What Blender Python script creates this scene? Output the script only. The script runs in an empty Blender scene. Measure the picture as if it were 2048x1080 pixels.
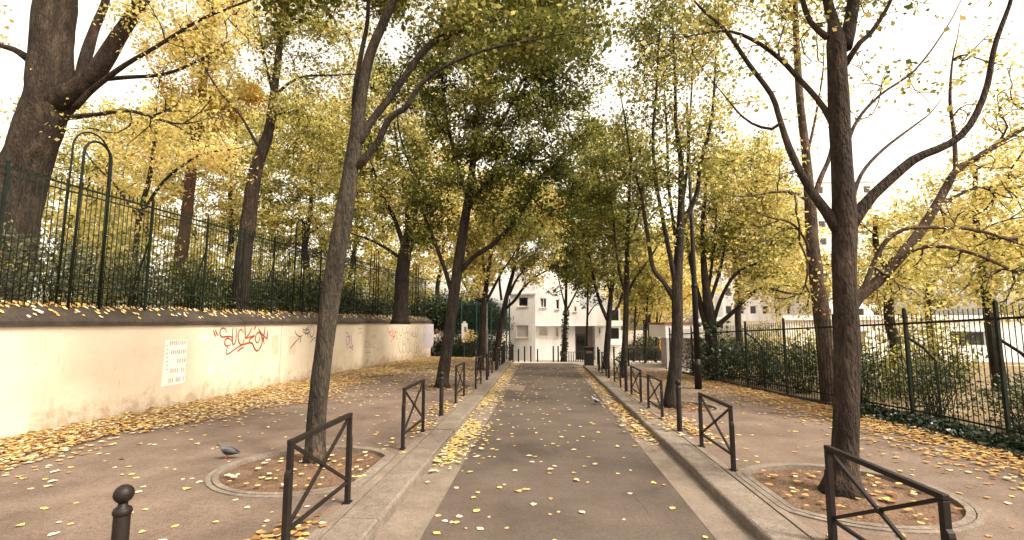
import bpy, bmesh, math, random
import numpy as np
from mathutils import Vector, Matrix
random.seed(11); rng = np.random.default_rng(7)
sc = bpy.context.scene
col = sc.collection
R = math.radians
# ------------------------------------------------------------------ camera
FPX, HY, VX, CAMH = 1000.0, 652.0, 1083.0, 2.25          # focal length in px of the 2048 wide photo, horizon, vanishing point
PITCH = math.atan((HY-540)/FPX)
YAW = -math.atan((VX-1024)/math.hypot(FPX, HY-540))
FW = Vector((math.sin(YAW)*math.cos(PITCH), math.cos(YAW)*math.cos(PITCH), math.sin(PITCH)))
RT = Vector((math.cos(YAW), -math.sin(YAW), 0)); UP = RT.cross(FW)
CAM = Vector((0, 0, CAMH))
cd = bpy.data.cameras.new('camera'); co = bpy.data.objects.new('camera', cd); col.objects.link(co)
cd.sensor_width = 36; cd.lens = 36*FPX/2048; cd.clip_start = .05; cd.clip_end = 2000
co.matrix_world = Matrix(((RT.x, UP.x, -FW.x, CAM.x), (RT.y, UP.y, -FW.y, CAM.y), (RT.z, UP.z, -FW.z, CAM.z), (0, 0, 0, 1)))
sc.camera = co
# ------------------------------------------------------------------ light
SUN_EL, SUN_AZ = 48, 118         # azimuth clockwise from +Y (the street direction)
w = bpy.data.worlds.new('World'); sc.world = w; w.use_nodes = True
nt = w.node_tree; bg = nt.nodes['Background']
sky = nt.nodes.new('ShaderNodeTexSky'); sky.sky_type = 'NISHITA'; sky.sun_disc = False
sky.sun_elevation = R(SUN_EL); sky.sun_rotation = R(SUN_AZ); sky.dust_density = 4; sky.air_density = 1.2
hs = nt.nodes.new('ShaderNodeHueSaturation'); hs.inputs['Saturation'].default_value = .12
tint = nt.nodes.new('ShaderNodeMix'); tint.data_type = 'RGBA'; tint.blend_type = 'MULTIPLY'; tint.inputs[0].default_value = 1
tint.inputs[7].default_value = (1, .89, .745, 1)
nt.links.new(sky.outputs[0], hs.inputs['Color']); nt.links.new(hs.outputs[0], tint.inputs[6]); nt.links.new(tint.outputs[2], bg.inputs[0])
bg.inputs[1].default_value = .15
sl = bpy.data.lights.new('sun', 'SUN'); so = bpy.data.objects.new('sun', sl); col.objects.link(so)
sl.energy = 1.5; sl.angle = R(14); sl.color = (1, .9, .76)
sd = Vector((math.sin(R(SUN_AZ))*math.cos(R(SUN_EL)), math.cos(R(SUN_AZ))*math.cos(R(SUN_EL)), math.sin(R(SUN_EL))))
so.rotation_euler = sd.to_track_quat('Z', 'Y').to_euler(); so.location = (20, -10, 40)
vs = sc.view_settings; vs.view_transform = 'Standard'; vs.look = 'None'; vs.gamma = 1; vs.use_curve_mapping = False
vs.exposure = 1.7
sc.render.engine = 'CYCLES'
sc.cycles.max_bounces = 9; sc.cycles.diffuse_bounces = 6; sc.cycles.transmission_bounces = 8; sc.cycles.glossy_bounces = 2
# ------------------------------------------------------------------ pixel helpers
def ray(px, py): return FW + RT*((px-1024)/FPX) - UP*((py-540)/FPX)
def P(px, py, Y): d = ray(px, py); return CAM + d*(Y/d.y)
def G(px, py, z=.13): d = ray(px, py); return CAM + d*((z-CAMH)/d.z)
def proj(p):
    d = Vector(p)-CAM; k = d.dot(FW)
    return (1024+FPX*d.dot(RT)/k, 540-FPX*d.dot(UP)/k, k)
def gz(y): return 0.0 if y < 31 else max(-1.1, -.05*(y-31))
# ------------------------------------------------------------------ materials
def nodes_mat(name):
    m = bpy.data.materials.new(name); m.use_nodes = True
    return m, m.node_tree, m.node_tree.nodes['Principled BSDF']
def N(nt, t, **kw):
    n = nt.nodes.new(t)
    for k, v in kw.items(): setattr(n, k, v)
    return n
def ramp(nt, stops, src):
    r = N(nt, 'ShaderNodeValToRGB'); e = r.color_ramp.elements
    while len(e) > 1: e.remove(e[-1])
    e[0].position = stops[0][0]; e[0].color = (*stops[0][1], 1)
    for p, c in stops[1:]:
        q = e.new(p); q.color = (*c, 1)
    nt.links.new(src, r.inputs[0]); return r
def surf(name, stops, scale=3., rough=.85, bump=.2, bscale=60., fine=None, detail=6, stretch=None, metal=0, spec=.3, bdist=.02, mid=0, mscale=14):
    """noise-coloured surface: large mottling + fine grain + bump"""
    m, nt, b = nodes_mat(name)
    tc = N(nt, 'ShaderNodeTexCoord'); mp = N(nt, 'ShaderNodeMapping'); nt.links.new(tc.outputs['Object'], mp.inputs[0])
    if stretch: mp.inputs['Scale'].default_value = stretch
    n1 = N(nt, 'ShaderNodeTexNoise'); n1.inputs['Scale'].default_value = scale; n1.inputs['Detail'].default_value = detail; n1.inputs['Roughness'].default_value = .62
    nt.links.new(mp.outputs[0], n1.inputs[0])
    r = ramp(nt, stops, n1.outputs[0]); out = r.outputs[0]
    n2 = N(nt, 'ShaderNodeTexNoise'); n2.inputs['Scale'].default_value = bscale; n2.inputs['Detail'].default_value = 3
    nt.links.new(mp.outputs[0], n2.inputs[0])
    if fine:
        r2 = ramp(nt, [(.3, (1-fine,)*3), (.7, (1+fine,)*3)], n2.outputs[0])
        mx = N(nt, 'ShaderNodeMix', data_type='RGBA', blend_type='MULTIPLY'); mx.inputs[0].default_value = 1
        nt.links.new(out, mx.inputs[6]); nt.links.new(r2.outputs[0], mx.inputs[7]); out = mx.outputs[2]
    if mid:
        n3 = N(nt, 'ShaderNodeTexNoise'); n3.inputs['Scale'].default_value = mscale; n3.inputs['Detail'].default_value = 5; n3.inputs['Roughness'].default_value = .7
        nt.links.new(mp.outputs[0], n3.inputs[0]); r3 = ramp(nt, [(.32, (1-mid,)*3), (.5, (1, 1, 1)), (.7, (1+mid*.6,)*3)], n3.outputs[0])
        m3 = N(nt, 'ShaderNodeMix', data_type='RGBA', blend_type='MULTIPLY'); m3.inputs[0].default_value = 1
        nt.links.new(out, m3.inputs[6]); nt.links.new(r3.outputs[0], m3.inputs[7]); out = m3.outputs[2]
    nt.links.new(out, b.inputs['Base Color'])
    b.inputs['Roughness'].default_value = rough; b.inputs['Metallic'].default_value = metal
    b.inputs['Specular IOR Level'].default_value = spec
    if bump:
        bp = N(nt, 'ShaderNodeBump'); bp.inputs['Strength'].default_value = bump; bp.inputs['Distance'].default_value = bdist
        nt.links.new(n2.outputs[0], bp.inputs['Height']); nt.links.new(bp.outputs[0], b.inputs['Normal'])
    return m
def leafmat(name, stops, trans=.52, gloss=.0, rough=.45):
    m, nt, b = nodes_mat(name)
    at = N(nt, 'ShaderNodeAttribute', attribute_name='tone')
    r = ramp(nt, stops, at.outputs['Fac'])
    b.inputs['Roughness'].default_value = rough; b.inputs['Specular IOR Level'].default_value = gloss
    nt.links.new(r.outputs[0], b.inputs['Base Color'])
    t = N(nt, 'ShaderNodeBsdfTranslucent'); nt.links.new(r.outputs[0], t.inputs[0])
    mx = N(nt, 'ShaderNodeMixShader'); mx.inputs[0].default_value = trans
    nt.links.new(b.outputs[0], mx.inputs[1]); nt.links.new(t.outputs[0], mx.inputs[2])
    nt.links.new(mx.outputs[0], nt.nodes['Material Output'].inputs[0]); return m
M = {}
M['asphalt'] = surf('road_asphalt', [(.25, (.052, .039, .031)), (.5, (.085, .0655, .053)), (.8, (.122, .0955, .078))], .9, .85, .5, 110, .55, detail=9, mid=.3, mscale=22)
M['gutter'] = surf('gutter_concrete', [(.25, (.115, .09, .071)), (.75, (.215, .172, .138))], 2.2, .9, .35, 90, .35, detail=9, mid=.22, mscale=18)
M['kerb'] = surf('kerb_granite', [(.2, (.105, .085, .068)), (.5, (.168, .138, .112)), (.8, (.24, .204, .17))], 3.0, .8, .5, 90, .5, detail=9, mid=.32, mscale=16)
M['mortar'] = surf('mortar', [(.3, (.06, .05, .04)), (.7, (.11, .09, .075))], 8, .95)
M['pave'] = surf('pavement_asphalt', [(.22, (.08, .056, .042)), (.5, (.138, .1, .077)), (.8, (.2, .15, .118))], 1.1, .9, .4, 110, .45, detail=9, mid=.26, mscale=16)
M['pale'] = surf('pale_paving', [(.3, (.34, .3, .26)), (.7, (.5, .45, .4))], 1.2, .9, .2, 60, .15)
M['soil'] = surf('soil', [(.25, (.062, .035, .021)), (.5, (.115, .068, .041)), (.8, (.19, .125, .082))], 5, .95, .9, 28, .4, bdist=.03)
M['earth'] = surf('earth', [(.25, (.1, .07, .04)), (.55, (.18, .13, .07)), (.8, (.3, .23, .13))], .7, .95, .6, 9, .3)
M['dirt'] = surf('ground_dirt', [(.25, (.17, .135, .1)), (.75, (.3, .25, .2))], .4, .95, .3, 20, .2)
M['coping'] = surf('coping_stone', [(.25, (.022, .017, .013)), (.55, (.05, .039, .031)), (.85, (.1, .082, .066))], 2.2, .9, .5, 45, .4)
M['iron'] = surf('dark_brown_paint', [(.3, (.0085, .0062, .0056)), (.7, (.017, .0125, .011))], 6, .5, .06, 60, .25, spec=.22)
M['green_iron'] = surf('dark_green_paint', [(.3, (.007, .010, .007)), (.7, (.015, .021, .015))], 5, .6, .08, 60, .2, spec=.12)
M['teal_iron'] = surf('teal_paint', [(.3, (.03, .075, .072)), (.7, (.05, .11, .1))], 5, .5, .05, 40, .1)
M['lampgrey'] = surf('lamp_grey', [(.3, (.16, .15, .15)), (.7, (.24, .22, .22))], 4, .5, .05, 40, .1)
M['barkS'] = surf('street_bark', [(.22, (.010, .0062, .0042)), (.48, (.028, .0185, .0128)), (.66, (.055, .038, .026)), (.85, (.105, .079, .055))], 6, .95, 1., 30, .45, stretch=(1, 1, .33), bdist=.06, mid=.5, mscale=5)
M['barkL'] = surf('lichen_bark', [(.2, (.010, .0072, .005)), (.42, (.025, .019, .0135)), (.56, (.045, .037, .026)), (.66, (.07, .041, .024)), (.82, (.11, .094, .07))], 5, .95, 1., 34, .5, stretch=(1, 1, .3), bdist=.06, mid=.55, mscale=4)
M['barkT'] = surf('tan_bark', [(.25, (.03, .019, .013)), (.5, (.07, .046, .033)), (.8, (.13, .092, .068))], 5, .95, .9, 30, .4, stretch=(1, 1, .4), bdist=.05, mid=.4, mscale=5)
M['barkR'] = surf('red_bark', [(.25, (.03, .015, .0085)), (.7, (.09, .044, .025))], 6, .95, 1., 30, .4, stretch=(1, 1, .25), bdist=.05)
M['barkD'] = surf('dark_bark', [(.25, (.009, .0065, .005)), (.7, (.034, .025, .0185))], 6, .95, .8, 26, .4, stretch=(1, 1, .3), bdist=.05, mid=.4, mscale=6)
M['white_wall'] = surf('white_render', [(.28, (.5, .475, .46)), (.5, (.7, .675, .66)), (.72, (.8, .775, .76))], .6, .85, .1, 30, .05, stretch=(1.6, 1, .3), detail=8)
M['white_trim'] = surf('white_trim', [(.3, (.66, .63, .6)), (.7, (.76, .73, .7))], 1, .6, .05, 20, .03)
M['shutter'] = surf('shutter_slat', [(.3, (.46, .41, .38)), (.7, (.56, .51, .47))], 2, .6, .05, 20, .05)
M['pinkwall'] = surf('pinkish_render', [(.3, (.36, .3, .27)), (.7, (.47, .4, .37))], .8, .85, .1, 20, .08)
M['roofred'] = surf('rust_roof', [(.3, (.16, .06, .035)), (.7, (.28, .12, .07))], 4, .85, .4, 30, .2)
M['paper'] = surf('poster_paper', [(.3, (.6, .56, .52)), (.7, (.7, .66, .62))], 7, .8, .1, 20, .05)
M['ink'] = surf('poster_ink', [(.3, (.24, .215, .19)), (.65, (.44, .41, .37))], 38, .8, 0, 20)
M['tornpaper'] = surf('torn_paper', [(.3, (.58, .52, .43)), (.7, (.66, .61, .53))], 14, .85, .1, 30)
M['plasternew'] = surf('repainted_plaster', [(.3, (.53, .45, .335)), (.7, (.6, .52, .4))], 2, .9, .08, 60, .04)
M['plastergrey'] = surf('grey_smear', [(.3, (.42, .35, .25)), (.7, (.52, .44, .32))], 9, .9, 0, 60)
for n, c in dict(red=(.23, .05, .028), black=(.035, .03, .03), purple=(.22, .08, .2), bluegrey=(.28, .27, .33), palered=(.42, .14, .08), pencil=(.2, .17, .13), mauve=(.4, .36, .38)).items():
    M['spray_'+n] = surf('spray_'+n, [(.3, tuple(x*.8 for x in c)), (.7, tuple(min(1, x*1.3) for x in c))], 30, .75, 0, 40)
def glass_mat():
    m, nt, b = nodes_mat('window_glass')
    b.inputs['Base Color'].default_value = (.015, .017, .018, 1); b.inputs['Roughness'].default_value = .06; b.inputs['Specular IOR Level'].default_value = .6
    n = N(nt, 'ShaderNodeTexNoise'); n.inputs['Scale'].default_value = 1.2
    bp = N(nt, 'ShaderNodeBump'); bp.inputs['Strength'].default_value = .03; nt.links.new(n.outputs[0], bp.inputs['Height']); nt.links.new(bp.outputs[0], b.inputs['Normal'])
    return m
M['glass'] = glass_mat()
def plaster_mat():
    m, nt, b = nodes_mat('cream_plaster')
    tc = N(nt, 'ShaderNodeTexCoord')
    n1 = N(nt, 'ShaderNodeTexNoise'); n1.inputs['Scale'].default_value = .55; n1.inputs['Detail'].default_value = 8; n1.inputs['Roughness'].default_value = .6
    nt.links.new(tc.outputs['Object'], n1.inputs[0])
    base = ramp(nt, [(.3, (.45, .38, .29)), (.5, (.53, .46, .365)), (.7, (.58, .51, .415))], n1.outputs[0])
    # scuffs and damp stains near the foot of the wall, with noisy upper edge
    sx = N(nt, 'ShaderNodeSeparateXYZ'); nt.links.new(tc.outputs['Object'], sx.inputs[0])
    n2 = N(nt, 'ShaderNodeTexNoise'); n2.inputs['Scale'].default_value = 3.2; n2.inputs['Detail'].default_value = 8; n2.inputs['Roughness'].default_value = .7
    nt.links.new(tc.outputs['Object'], n2.inputs[0])
    ad = N(nt, 'ShaderNodeMath', operation='MULTIPLY_ADD'); ad.inputs[1].default_value = 2.4; nt.links.new(n2.outputs[0], ad.inputs[0])
    ng = N(nt, 'ShaderNodeMath', operation='MULTIPLY'); ng.inputs[1].default_value = -1.; nt.links.new(sx.outputs[2], ng.inputs[0]); nt.links.new(ng.outputs[0], ad.inputs[2])
    st = ramp(nt, [(.55, (1, 1, 1)), (.95, (.8, .75, .7)), (1.0, (.68, .62, .56))], ad.outputs[0])
    n3 = N(nt, 'ShaderNodeTexNoise'); n3.inputs['Scale'].default_value = 9; n3.inputs['Detail'].default_value = 9; n3.inputs['Roughness'].default_value = .75
    mp = N(nt, 'ShaderNodeMapping'); mp.inputs['Scale'].default_value = (1, 1, .5); nt.links.new(tc.outputs['Object'], mp.inputs[0]); nt.links.new(mp.outputs[0], n3.inputs[0])
    sp = ramp(nt, [(.3, (.72, .66, .6)), (.42, (1, 1, 1))], n3.outputs[0])
    m1 = N(nt, 'ShaderNodeMix', data_type='RGBA', blend_type='MULTIPLY'); m1.inputs[0].default_value = 1
    m2 = N(nt, 'ShaderNodeMix', data_type='RGBA', blend_type='MULTIPLY'); m2.inputs[0].default_value = .8
    nt.links.new(base.outputs[0], m1.inputs[6]); nt.links.new(st.outputs[0], m1.inputs[7])
    nt.links.new(m1.outputs[2], m2.inputs[6]); nt.links.new(sp.outputs[0], m2.inputs[7]); nt.links.new(m2.outputs[2], b.inputs['Base Color'])
    bp = N(nt, 'ShaderNodeBump'); bp.inputs['Strength'].default_value = .25; bp.inputs['Distance'].default_value = .01
    nt.links.new(n3.outputs[0], bp.inputs['Height']); nt.links.new(bp.outputs[0], b.inputs['Normal'])
    b.inputs['Roughness'].default_value = .9; return m
M['plaster'] = plaster_mat()
GREEN, OLIVE, LIME, YEL, GOLD, ORG, BRN = (.055, .072, .017), (.135, .138, .036), (.40, .375, .115), (.80, .65, .25), (.76, .5, .17), (.5, .27, .09), (.24, .12, .045)
M['leafL'] = leafmat('leaves_olive_to_yellow', [(0, GREEN), (.35, OLIVE), (.62, LIME), (.82, YEL), (1, ORG)])
M['leafY'] = leafmat('leaves_yellow', [(0, OLIVE), (.25, LIME), (.55, YEL), (.85, (.86, .74, .38)), (1, GOLD)], .55)
M['leafO'] = leafmat('needles_orange', [(0, LIME), (.3, (.5, .33, .05)), (.7, (.46, .23, .04)), (1, BRN)], .45)
M['leafD'] = leafmat('shrub_leaves', [(0, (.016, .026, .010)), (.5, (.038, .058, .02)), (.8, (.075, .1, .035)), (1, (.25, .22, .03))], .2, .45, .4)
M['leafG'] = leafmat('greyish_shrub_leaves', [(0, (.02, .028, .014)), (.5, (.07, .085, .045)), (.8, (.14, .15, .085)), (1, (.4, .33, .1))], .25, .4, .45)
M['ivy'] = leafmat('ivy_leaves', [(0, (.012, .022, .012)), (.6, (.03, .05, .025)), (1, (.07, .09, .04))], .12, .5, .35)
M['fallen'] = leafmat('fallen_leaf', [(0, (.16, .07, .022)), (.22, (.36, .19, .065)), (.45, (.5, .33, .12)), (.65, (.7, .52, .15)), (.82, (.68, .56, .35)), (1, (.72, .64, .48))], .12, .25, .5)
# ------------------------------------------------------------------ object helpers
def tag(o, label=None, cat=None, group=None, kind=None):
    if label: o['label'] = label
    if cat: o['category'] = cat
    if group: o['group'] = group
    if kind: o['kind'] = kind
    return o
def empty(name, loc=(0, 0, 0), rz=0):
    o = bpy.data.objects.new(name, None); col.objects.link(o); o.location = loc; o.rotation_euler.z = rz; o.empty_display_size = .1
    return o
def wloc(o):
    v = Vector((0, 0, 0))
    while o: v = v + o.location; o = o.parent
    return v
def link(name, me, mat, parent=None):
    o = bpy.data.objects.new(name, me); col.objects.link(o)
    if mat is not None: me.materials.append(M[mat] if isinstance(mat, str) else mat)
    if parent: o.parent = parent
    return o
class MB:
    def __init__(s): s.v = []; s.f = []
    def add(s, vs, fs):
        k = len(s.v); s.v += [Vector(v) for v in vs]; s.f += [tuple(i+k for i in f) for f in fs]
    def box(s, c, d, rz=0):
        c = Vector(c); h = Vector(d)*.5; cs, sn = math.cos(rz), math.sin(rz); vs = []
        for z in (-1, 1):
            for x, y in ((-1, -1), (1, -1), (1, 1), (-1, 1)):
                a, b = x*h.x, y*h.y; vs.append(c+Vector((a*cs-b*sn, a*sn+b*cs, z*h.z)))
        s.add(vs, [(0, 3, 2, 1), (4, 5, 6, 7), (0, 1, 5, 4), (1, 2, 6, 5), (2, 3, 7, 6), (3, 0, 4, 7)])
    def bar(s, a, b, wd, th, side=None):
        """rectangular bar from a to b; th measured along side, wd across"""
        a, b = Vector(a), Vector(b); d = (b-a).normalized()
        sd = Vector(side) if side else (Vector((0, 0, 1)).cross(d) if abs(d.z) < .95 else Vector((1, 0, 0)))
        sd = (sd-d*sd.dot(d)).normalized(); u = d.cross(sd)
        vs = [p+sd*(th/2*x)+u*(wd/2*y) for p in (a, b) for x, y in ((-1, -1), (1, -1), (1, 1), (-1, 1))]
        s.add(vs, [(0, 3, 2, 1), (4, 5, 6, 7), (0, 1, 5, 4), (1, 2, 6, 5), (2, 3, 7, 6), (3, 0, 4, 7)])
    def tube(s, pts, rad, n=8, cap=True, rough=0, seed=0):
        pts = [Vector(p) for p in pts]; L = len(pts)
        if not hasattr(rad, '__len__'): rad = [rad]*L
        rg = random.Random(seed); ph = [rg.random()*6.28 for _ in range(4)]
        t0 = (pts[1]-pts[0]).normalized(); u = t0.orthogonal().normalized(); k = len(s.v); nr = [rg.uniform(-1, 1) for _ in range(n)]
        for i, p in enumerate(pts):
            t = (pts[min(i+1, L-1)]-pts[max(i-1, 0)]).normalized()
            u = (u-t*u.dot(t)).normalized(); v = t.cross(u)
            for j in range(n):
                a = 2*math.pi*j/n; r = rad[i]
                if rough: r *= 1+rough*(.5*nr[j]+.6*math.sin(i*.9+ph[0]+2*a)+.5*math.sin(i*.37+ph[1]-a)+.5*rg.uniform(-1, 1))
                s.v.append(p+(u*math.cos(a)+v*math.sin(a))*r)
        for i in range(L-1):
            for j in range(n):
                a, b = k+i*n+j, k+i*n+(j+1) % n; s.f.append((a, b, b+n, a+n))
        if cap: s.f.append(tuple(k+j for j in reversed(range(n)))); s.f.append(tuple(k+(L-1)*n+j for j in range(n)))
    def lathe(s, prof, c=(0, 0, 0), n=14):
        c = Vector(c); k = len(s.v); L = len(prof)
        for r, z in prof:
            for j in range(n):
                a = 2*math.pi*j/n; s.v.append(c+Vector((r*math.cos(a), r*math.sin(a), z)))
        for i in range(L-1):
            for j in range(n):
                a, b = k+i*n+j, k+i*n+(j+1) % n; s.f.append((a, b, b+n, a+n))
        s.f.append(tuple(k+j for j in reversed(range(n)))); s.f.append(tuple(k+(L-1)*n+j for j in range(n)))
    def build(s, name, mat, parent=None, smooth=False, local=False):
        me = bpy.data.meshes.new(name); o0 = Vector((0, 0, 0)) if (local or not parent) else wloc(parent)
        me.from_pydata([tuple(v-o0) for v in s.v], [], s.f); me.update()
        if smooth: me.polygons.foreach_set('use_smooth', [True]*len(me.polygons))
        return link(name, me, mat, parent)
def bevel(o, wd=.006, seg=2):
    m = o.modifiers.new('bevel', 'BEVEL'); m.width = wd; m.segments = seg; m.limit_method = 'ANGLE'; return o
def copy_tree(o, parent=None):
    c = o.copy(); col.objects.link(c); c.parent = parent
    for ch in list(o.children): copy_tree(ch, c)
    return c
def quads_mesh(name, V, tone, mat, parent=None, per=4, kind='stuff'):
    """V: (n*per,3) array of n polygons; tone: n floats"""
    n = len(tone); me = bpy.data.meshes.new(name)
    o0 = np.array(wloc(parent)) if parent else np.zeros(3)
    me.vertices.add(n*per); me.vertices.foreach_set('co', (V-o0).astype(np.float32).ravel())
    me.loops.add(n*per); me.loops.foreach_set('vertex_index', np.arange(n*per, dtype=np.int32))
    me.polygons.add(n); me.polygons.foreach_set('loop_start', np.arange(0, n*per, per, dtype=np.int32))
    at = me.attributes.new('tone', 'FLOAT', 'FACE'); at.data.foreach_set('value', np.clip(tone, 0, 1).astype(np.float32))
    me.update(calc_edges=True)
    o = link(name, me, mat, parent)
    if kind: o['kind'] = kind
    return o
def leaf_quads(C, size, up=.5, fold=.25, ratio=.72, droop=0):
    """kite-shaped leaves at centres C (n,3)"""
    n = len(C); nr = rng.normal(size=(n, 3)); nr[:, 2] += up*1.6*np.sign(rng.random(n)-.06); nr /= np.linalg.norm(nr, axis=1)[:, None]
    a = rng.normal(size=(n, 3)); a[:, 2] -= droop; a -= nr*(a*nr).sum(1)[:, None]; a /= np.linalg.norm(a, axis=1)[:, None]; b = np.cross(nr, a)
    s = (size*np.clip(np.exp(rng.normal(size=n)*.38)*.86, .35, 1.7))[:, None]
    V = np.empty((n, 4, 3)); V[:, 0] = C-a*s*.5; V[:, 1] = C+b*s*ratio*.5-a*s*.05+nr*s*fold*.4; V[:, 2] = C+a*s*.55; V[:, 3] = C-b*s*ratio*.5-a*s*.05+nr*s*fold*.4
    return V.reshape(-1, 3)
def struct(o): o['kind'] = 'structure'; return o
def sheet(name, xs_ys, mat, dz=0, parent=None):
    m = MB(); m.add([(x, y, z+dz) for x, y, z in xs_ys], [tuple(range(len(xs_ys)))]); return m.build(name, mat, parent)
# ------------------------------------------------------------------ the setting
def strip(name, x0, x1, ys, z, mat, edge=None):
    m = MB(); vs = []; 
    for y in ys: vs += [(x0, y, z+gz(y)), (x1, y, z+gz(y))]
    m.add(vs, [(2*i, 2*i+1, 2*i+3, 2*i+2) for i in range(len(ys)-1)]); return struct(m.build(name, mat))
ysf = [-40, 31, 36, 41, 47, 53, 80, 160, 400]
strip('ground', -400, 400, ysf, -.06, 'dirt')
strip('road', -1.3, 1.83, [-6, 31], 0, 'asphalt')
strip('gutter_left', -1.8, -1.304, [-6, 31.3], .002, 'gutter')
strip('gutter_right', 1.834, 2.27, [-6, 29.5], .002, 'gutter')
m = MB(); pts = [(-1.9, 31.03), (1.83, 31.03), (2.4, 27.5), (9, 22.5), (60, 24), (60, 53), (-1.9, 53)]
ny = []
m.add([(x, y, gz(y)-.004) for x, y in [(-1.9, 31.03), (1.85, 31.03), (2.9, 27.9), (9, 23.0), (60, 24), (60, 31.1), (-1.9, 31.1)]], [(0, 1, 6), (1, 2, 3, 4, 5, 6)])
m.add([(x, y, gz(y)-.004) for x, y in [(-1.9, 31.1), (60, 31.1), (60, 53), (-1.9, 53)]], [(0, 1, 2, 3)])
struct(m.build('cross_street', 'pale'))
q = [G(1008, 778, 0), G(1046, 783, 0), G(1052, 772, 0), G(1018, 768, 0)]
struct(sheet('road_patch', [(v.x, v.y, .006) for v in q], 'gutter'))
rc = random.Random(5)
for k, (x, y, n, dy) in enumerate(((-.35, 5.6, 9, .16), (.2, 8.5, 7, .3), (1.3, 6.2, 8, .25), (-.9, 12.5, 8, .35))):
    m = MB(); pts = []
    for i in range(n): pts.append((x, y)); x += rc.uniform(-.07, .07); y += dy*rc.uniform(.5, 1)
    vs = []
    for i, (a, b) in enumerate(pts): wd = .004*(1-abs(2*i/(n-1)-1))+.0015; vs += [(a-wd, b, .004), (a+wd, b, .004)]
    m.add(vs, [(2*i, 2*i+1, 2*i+3, 2*i+2) for i in range(n-1)]); struct(m.build('road_crack', 'mortar'))
# pits cut out of the pavements
PITS = []
def pit_loop(cx, cy, r, xlim, side, n=40):
    L = []
    for i in range(n):
        a = 2*math.pi*i/n; x = cx+r*math.cos(a); y = cy+r*math.sin(a)
        if side < 0: x = min(x, xlim)
        else: x = max(x, xlim)
        L.append((x, y))
    return L
def pavement(name, outer, pits, zf, mat):
    bm = bmesh.new(); es = []
    for loop in [outer]+pits:
        vs = [bm.verts.new((x, y, zf(y))) for x, y in loop]
        es += [bm.edges.new((vs[i], vs[(i+1) % len(vs)])) for i in range(len(vs))]
    bmesh.ops.triangle_fill(bm, use_beauty=True, edges=es)
    for f in bm.faces:
        if f.normal.z < 0: f.normal_flip()
    me = bpy.data.meshes.new(name); bm.to_mesh(me); bm.free(); return struct(link(name, me, mat))
ZP = .13
pitsL = [(-3.5, 7.62, 1.22), (-3.5, 17.5, 1.1), (-3.35, 24.3, 1.0)]
pitsR = [(3.88, 6.95, 1.2), (3.5, 13.7, 1.05), (3.6, 21.2, 1.0)]
XLL, XLR = -2.56, 2.93
def wall_x(y): return -10.3+(y-6)*.0677
outL = [(-2.24, -6), (-2.24, 31.0), (-2.24, 33.4), (-3, 36), (-14, 38.5), (-14, 37.2), (wall_x(37)-.25, 37), (wall_x(-6)-.25, -6)]
pavement('pavement_left', outL, [pit_loop(cx, cy, r, XLL, -1) for cx, cy, r in pitsL], lambda y: ZP if y < 31 else ZP+gz(y)*.6, 'pave')
FENCE_R = [(8.35, 4.0), (8.15, 11.0), (6.1, 24.6)]
def fence_x(y):
    (x0, y0), (x1, y1), (x2, y2) = FENCE_R
    return x0+(x1-x0)*(y-y0)/(y1-y0) if y < y1 else x1+(x2-x1)*(y-y1)/(y2-y1)
outR = [(2.7, -6), (2.7, 28.2), (5.9, 25.2), (fence_x(23)+.3, 23), (fence_x(11)+.3, 11), (9, -6)]
pavement('pavement_right', outR[::-1], [pit_loop(cx, cy, r, XLR, 1) for cx, cy, r in pitsR], lambda y: ZP, 'pave')
pit_names = ['near tree on the left', 'second tree on the left', 'third tree on the left', 'near tree on the right', 'second tree on the right', 'third tree on the right']
for i, (cx, cy, r) in enumerate(pitsL+pitsR):
    side = -1 if i < 3 else 1; xl = XLL if side < 0 else XLR
    root = empty('tree_pit', (cx, cy, 0)); tag(root, 'round soil tree pit with curved stone edging around the '+pit_names[i], 'tree pit', 'tree pits along the street')
    # soil: polar grid with lumps
    m = MB(); rings = 7; n = 40; vs = []
    for k in range(rings+1):
        for (x, y) in pit_loop(cx, cy, max(.01, (r+.01)*k/rings), xl, side, n):
            vs.append((x, y, ZP-.035+random.uniform(-.012, .012)+.05*(1-k/rings)))
    m.add(vs, [(k*n+j, k*n+(j+1) % n, (k+1)*n+(j+1) % n, (k+1)*n+j) for k in range(rings) for j in range(n)])
    m.build('soil', 'soil', root, True)
    for (ra, rb, h) in ((r-.035, r+.045, .022), (r+.06, r+.13, .016)):
        A = pit_loop(cx, cy, ra, xl+.0*side, side, n); B = pit_loop(cx, cy, rb, xl-side*(rb-r+.03), side, n); m = MB(); vs = []
        for (xa, ya), (xb, yb) in zip(A, B): vs += [(xa, ya, ZP-.08), (xa, ya, ZP+h), (xb, yb, ZP+h), (xb, yb, ZP-.08)]
        m.add(vs, [(4*j+q, 4*((j+1) % n)+q, 4*((j+1) % n)+q+1, 4*j+q+1) for j in range(n) for q in range(3)])
        m.build('edging', 'kerb', root)
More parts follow.
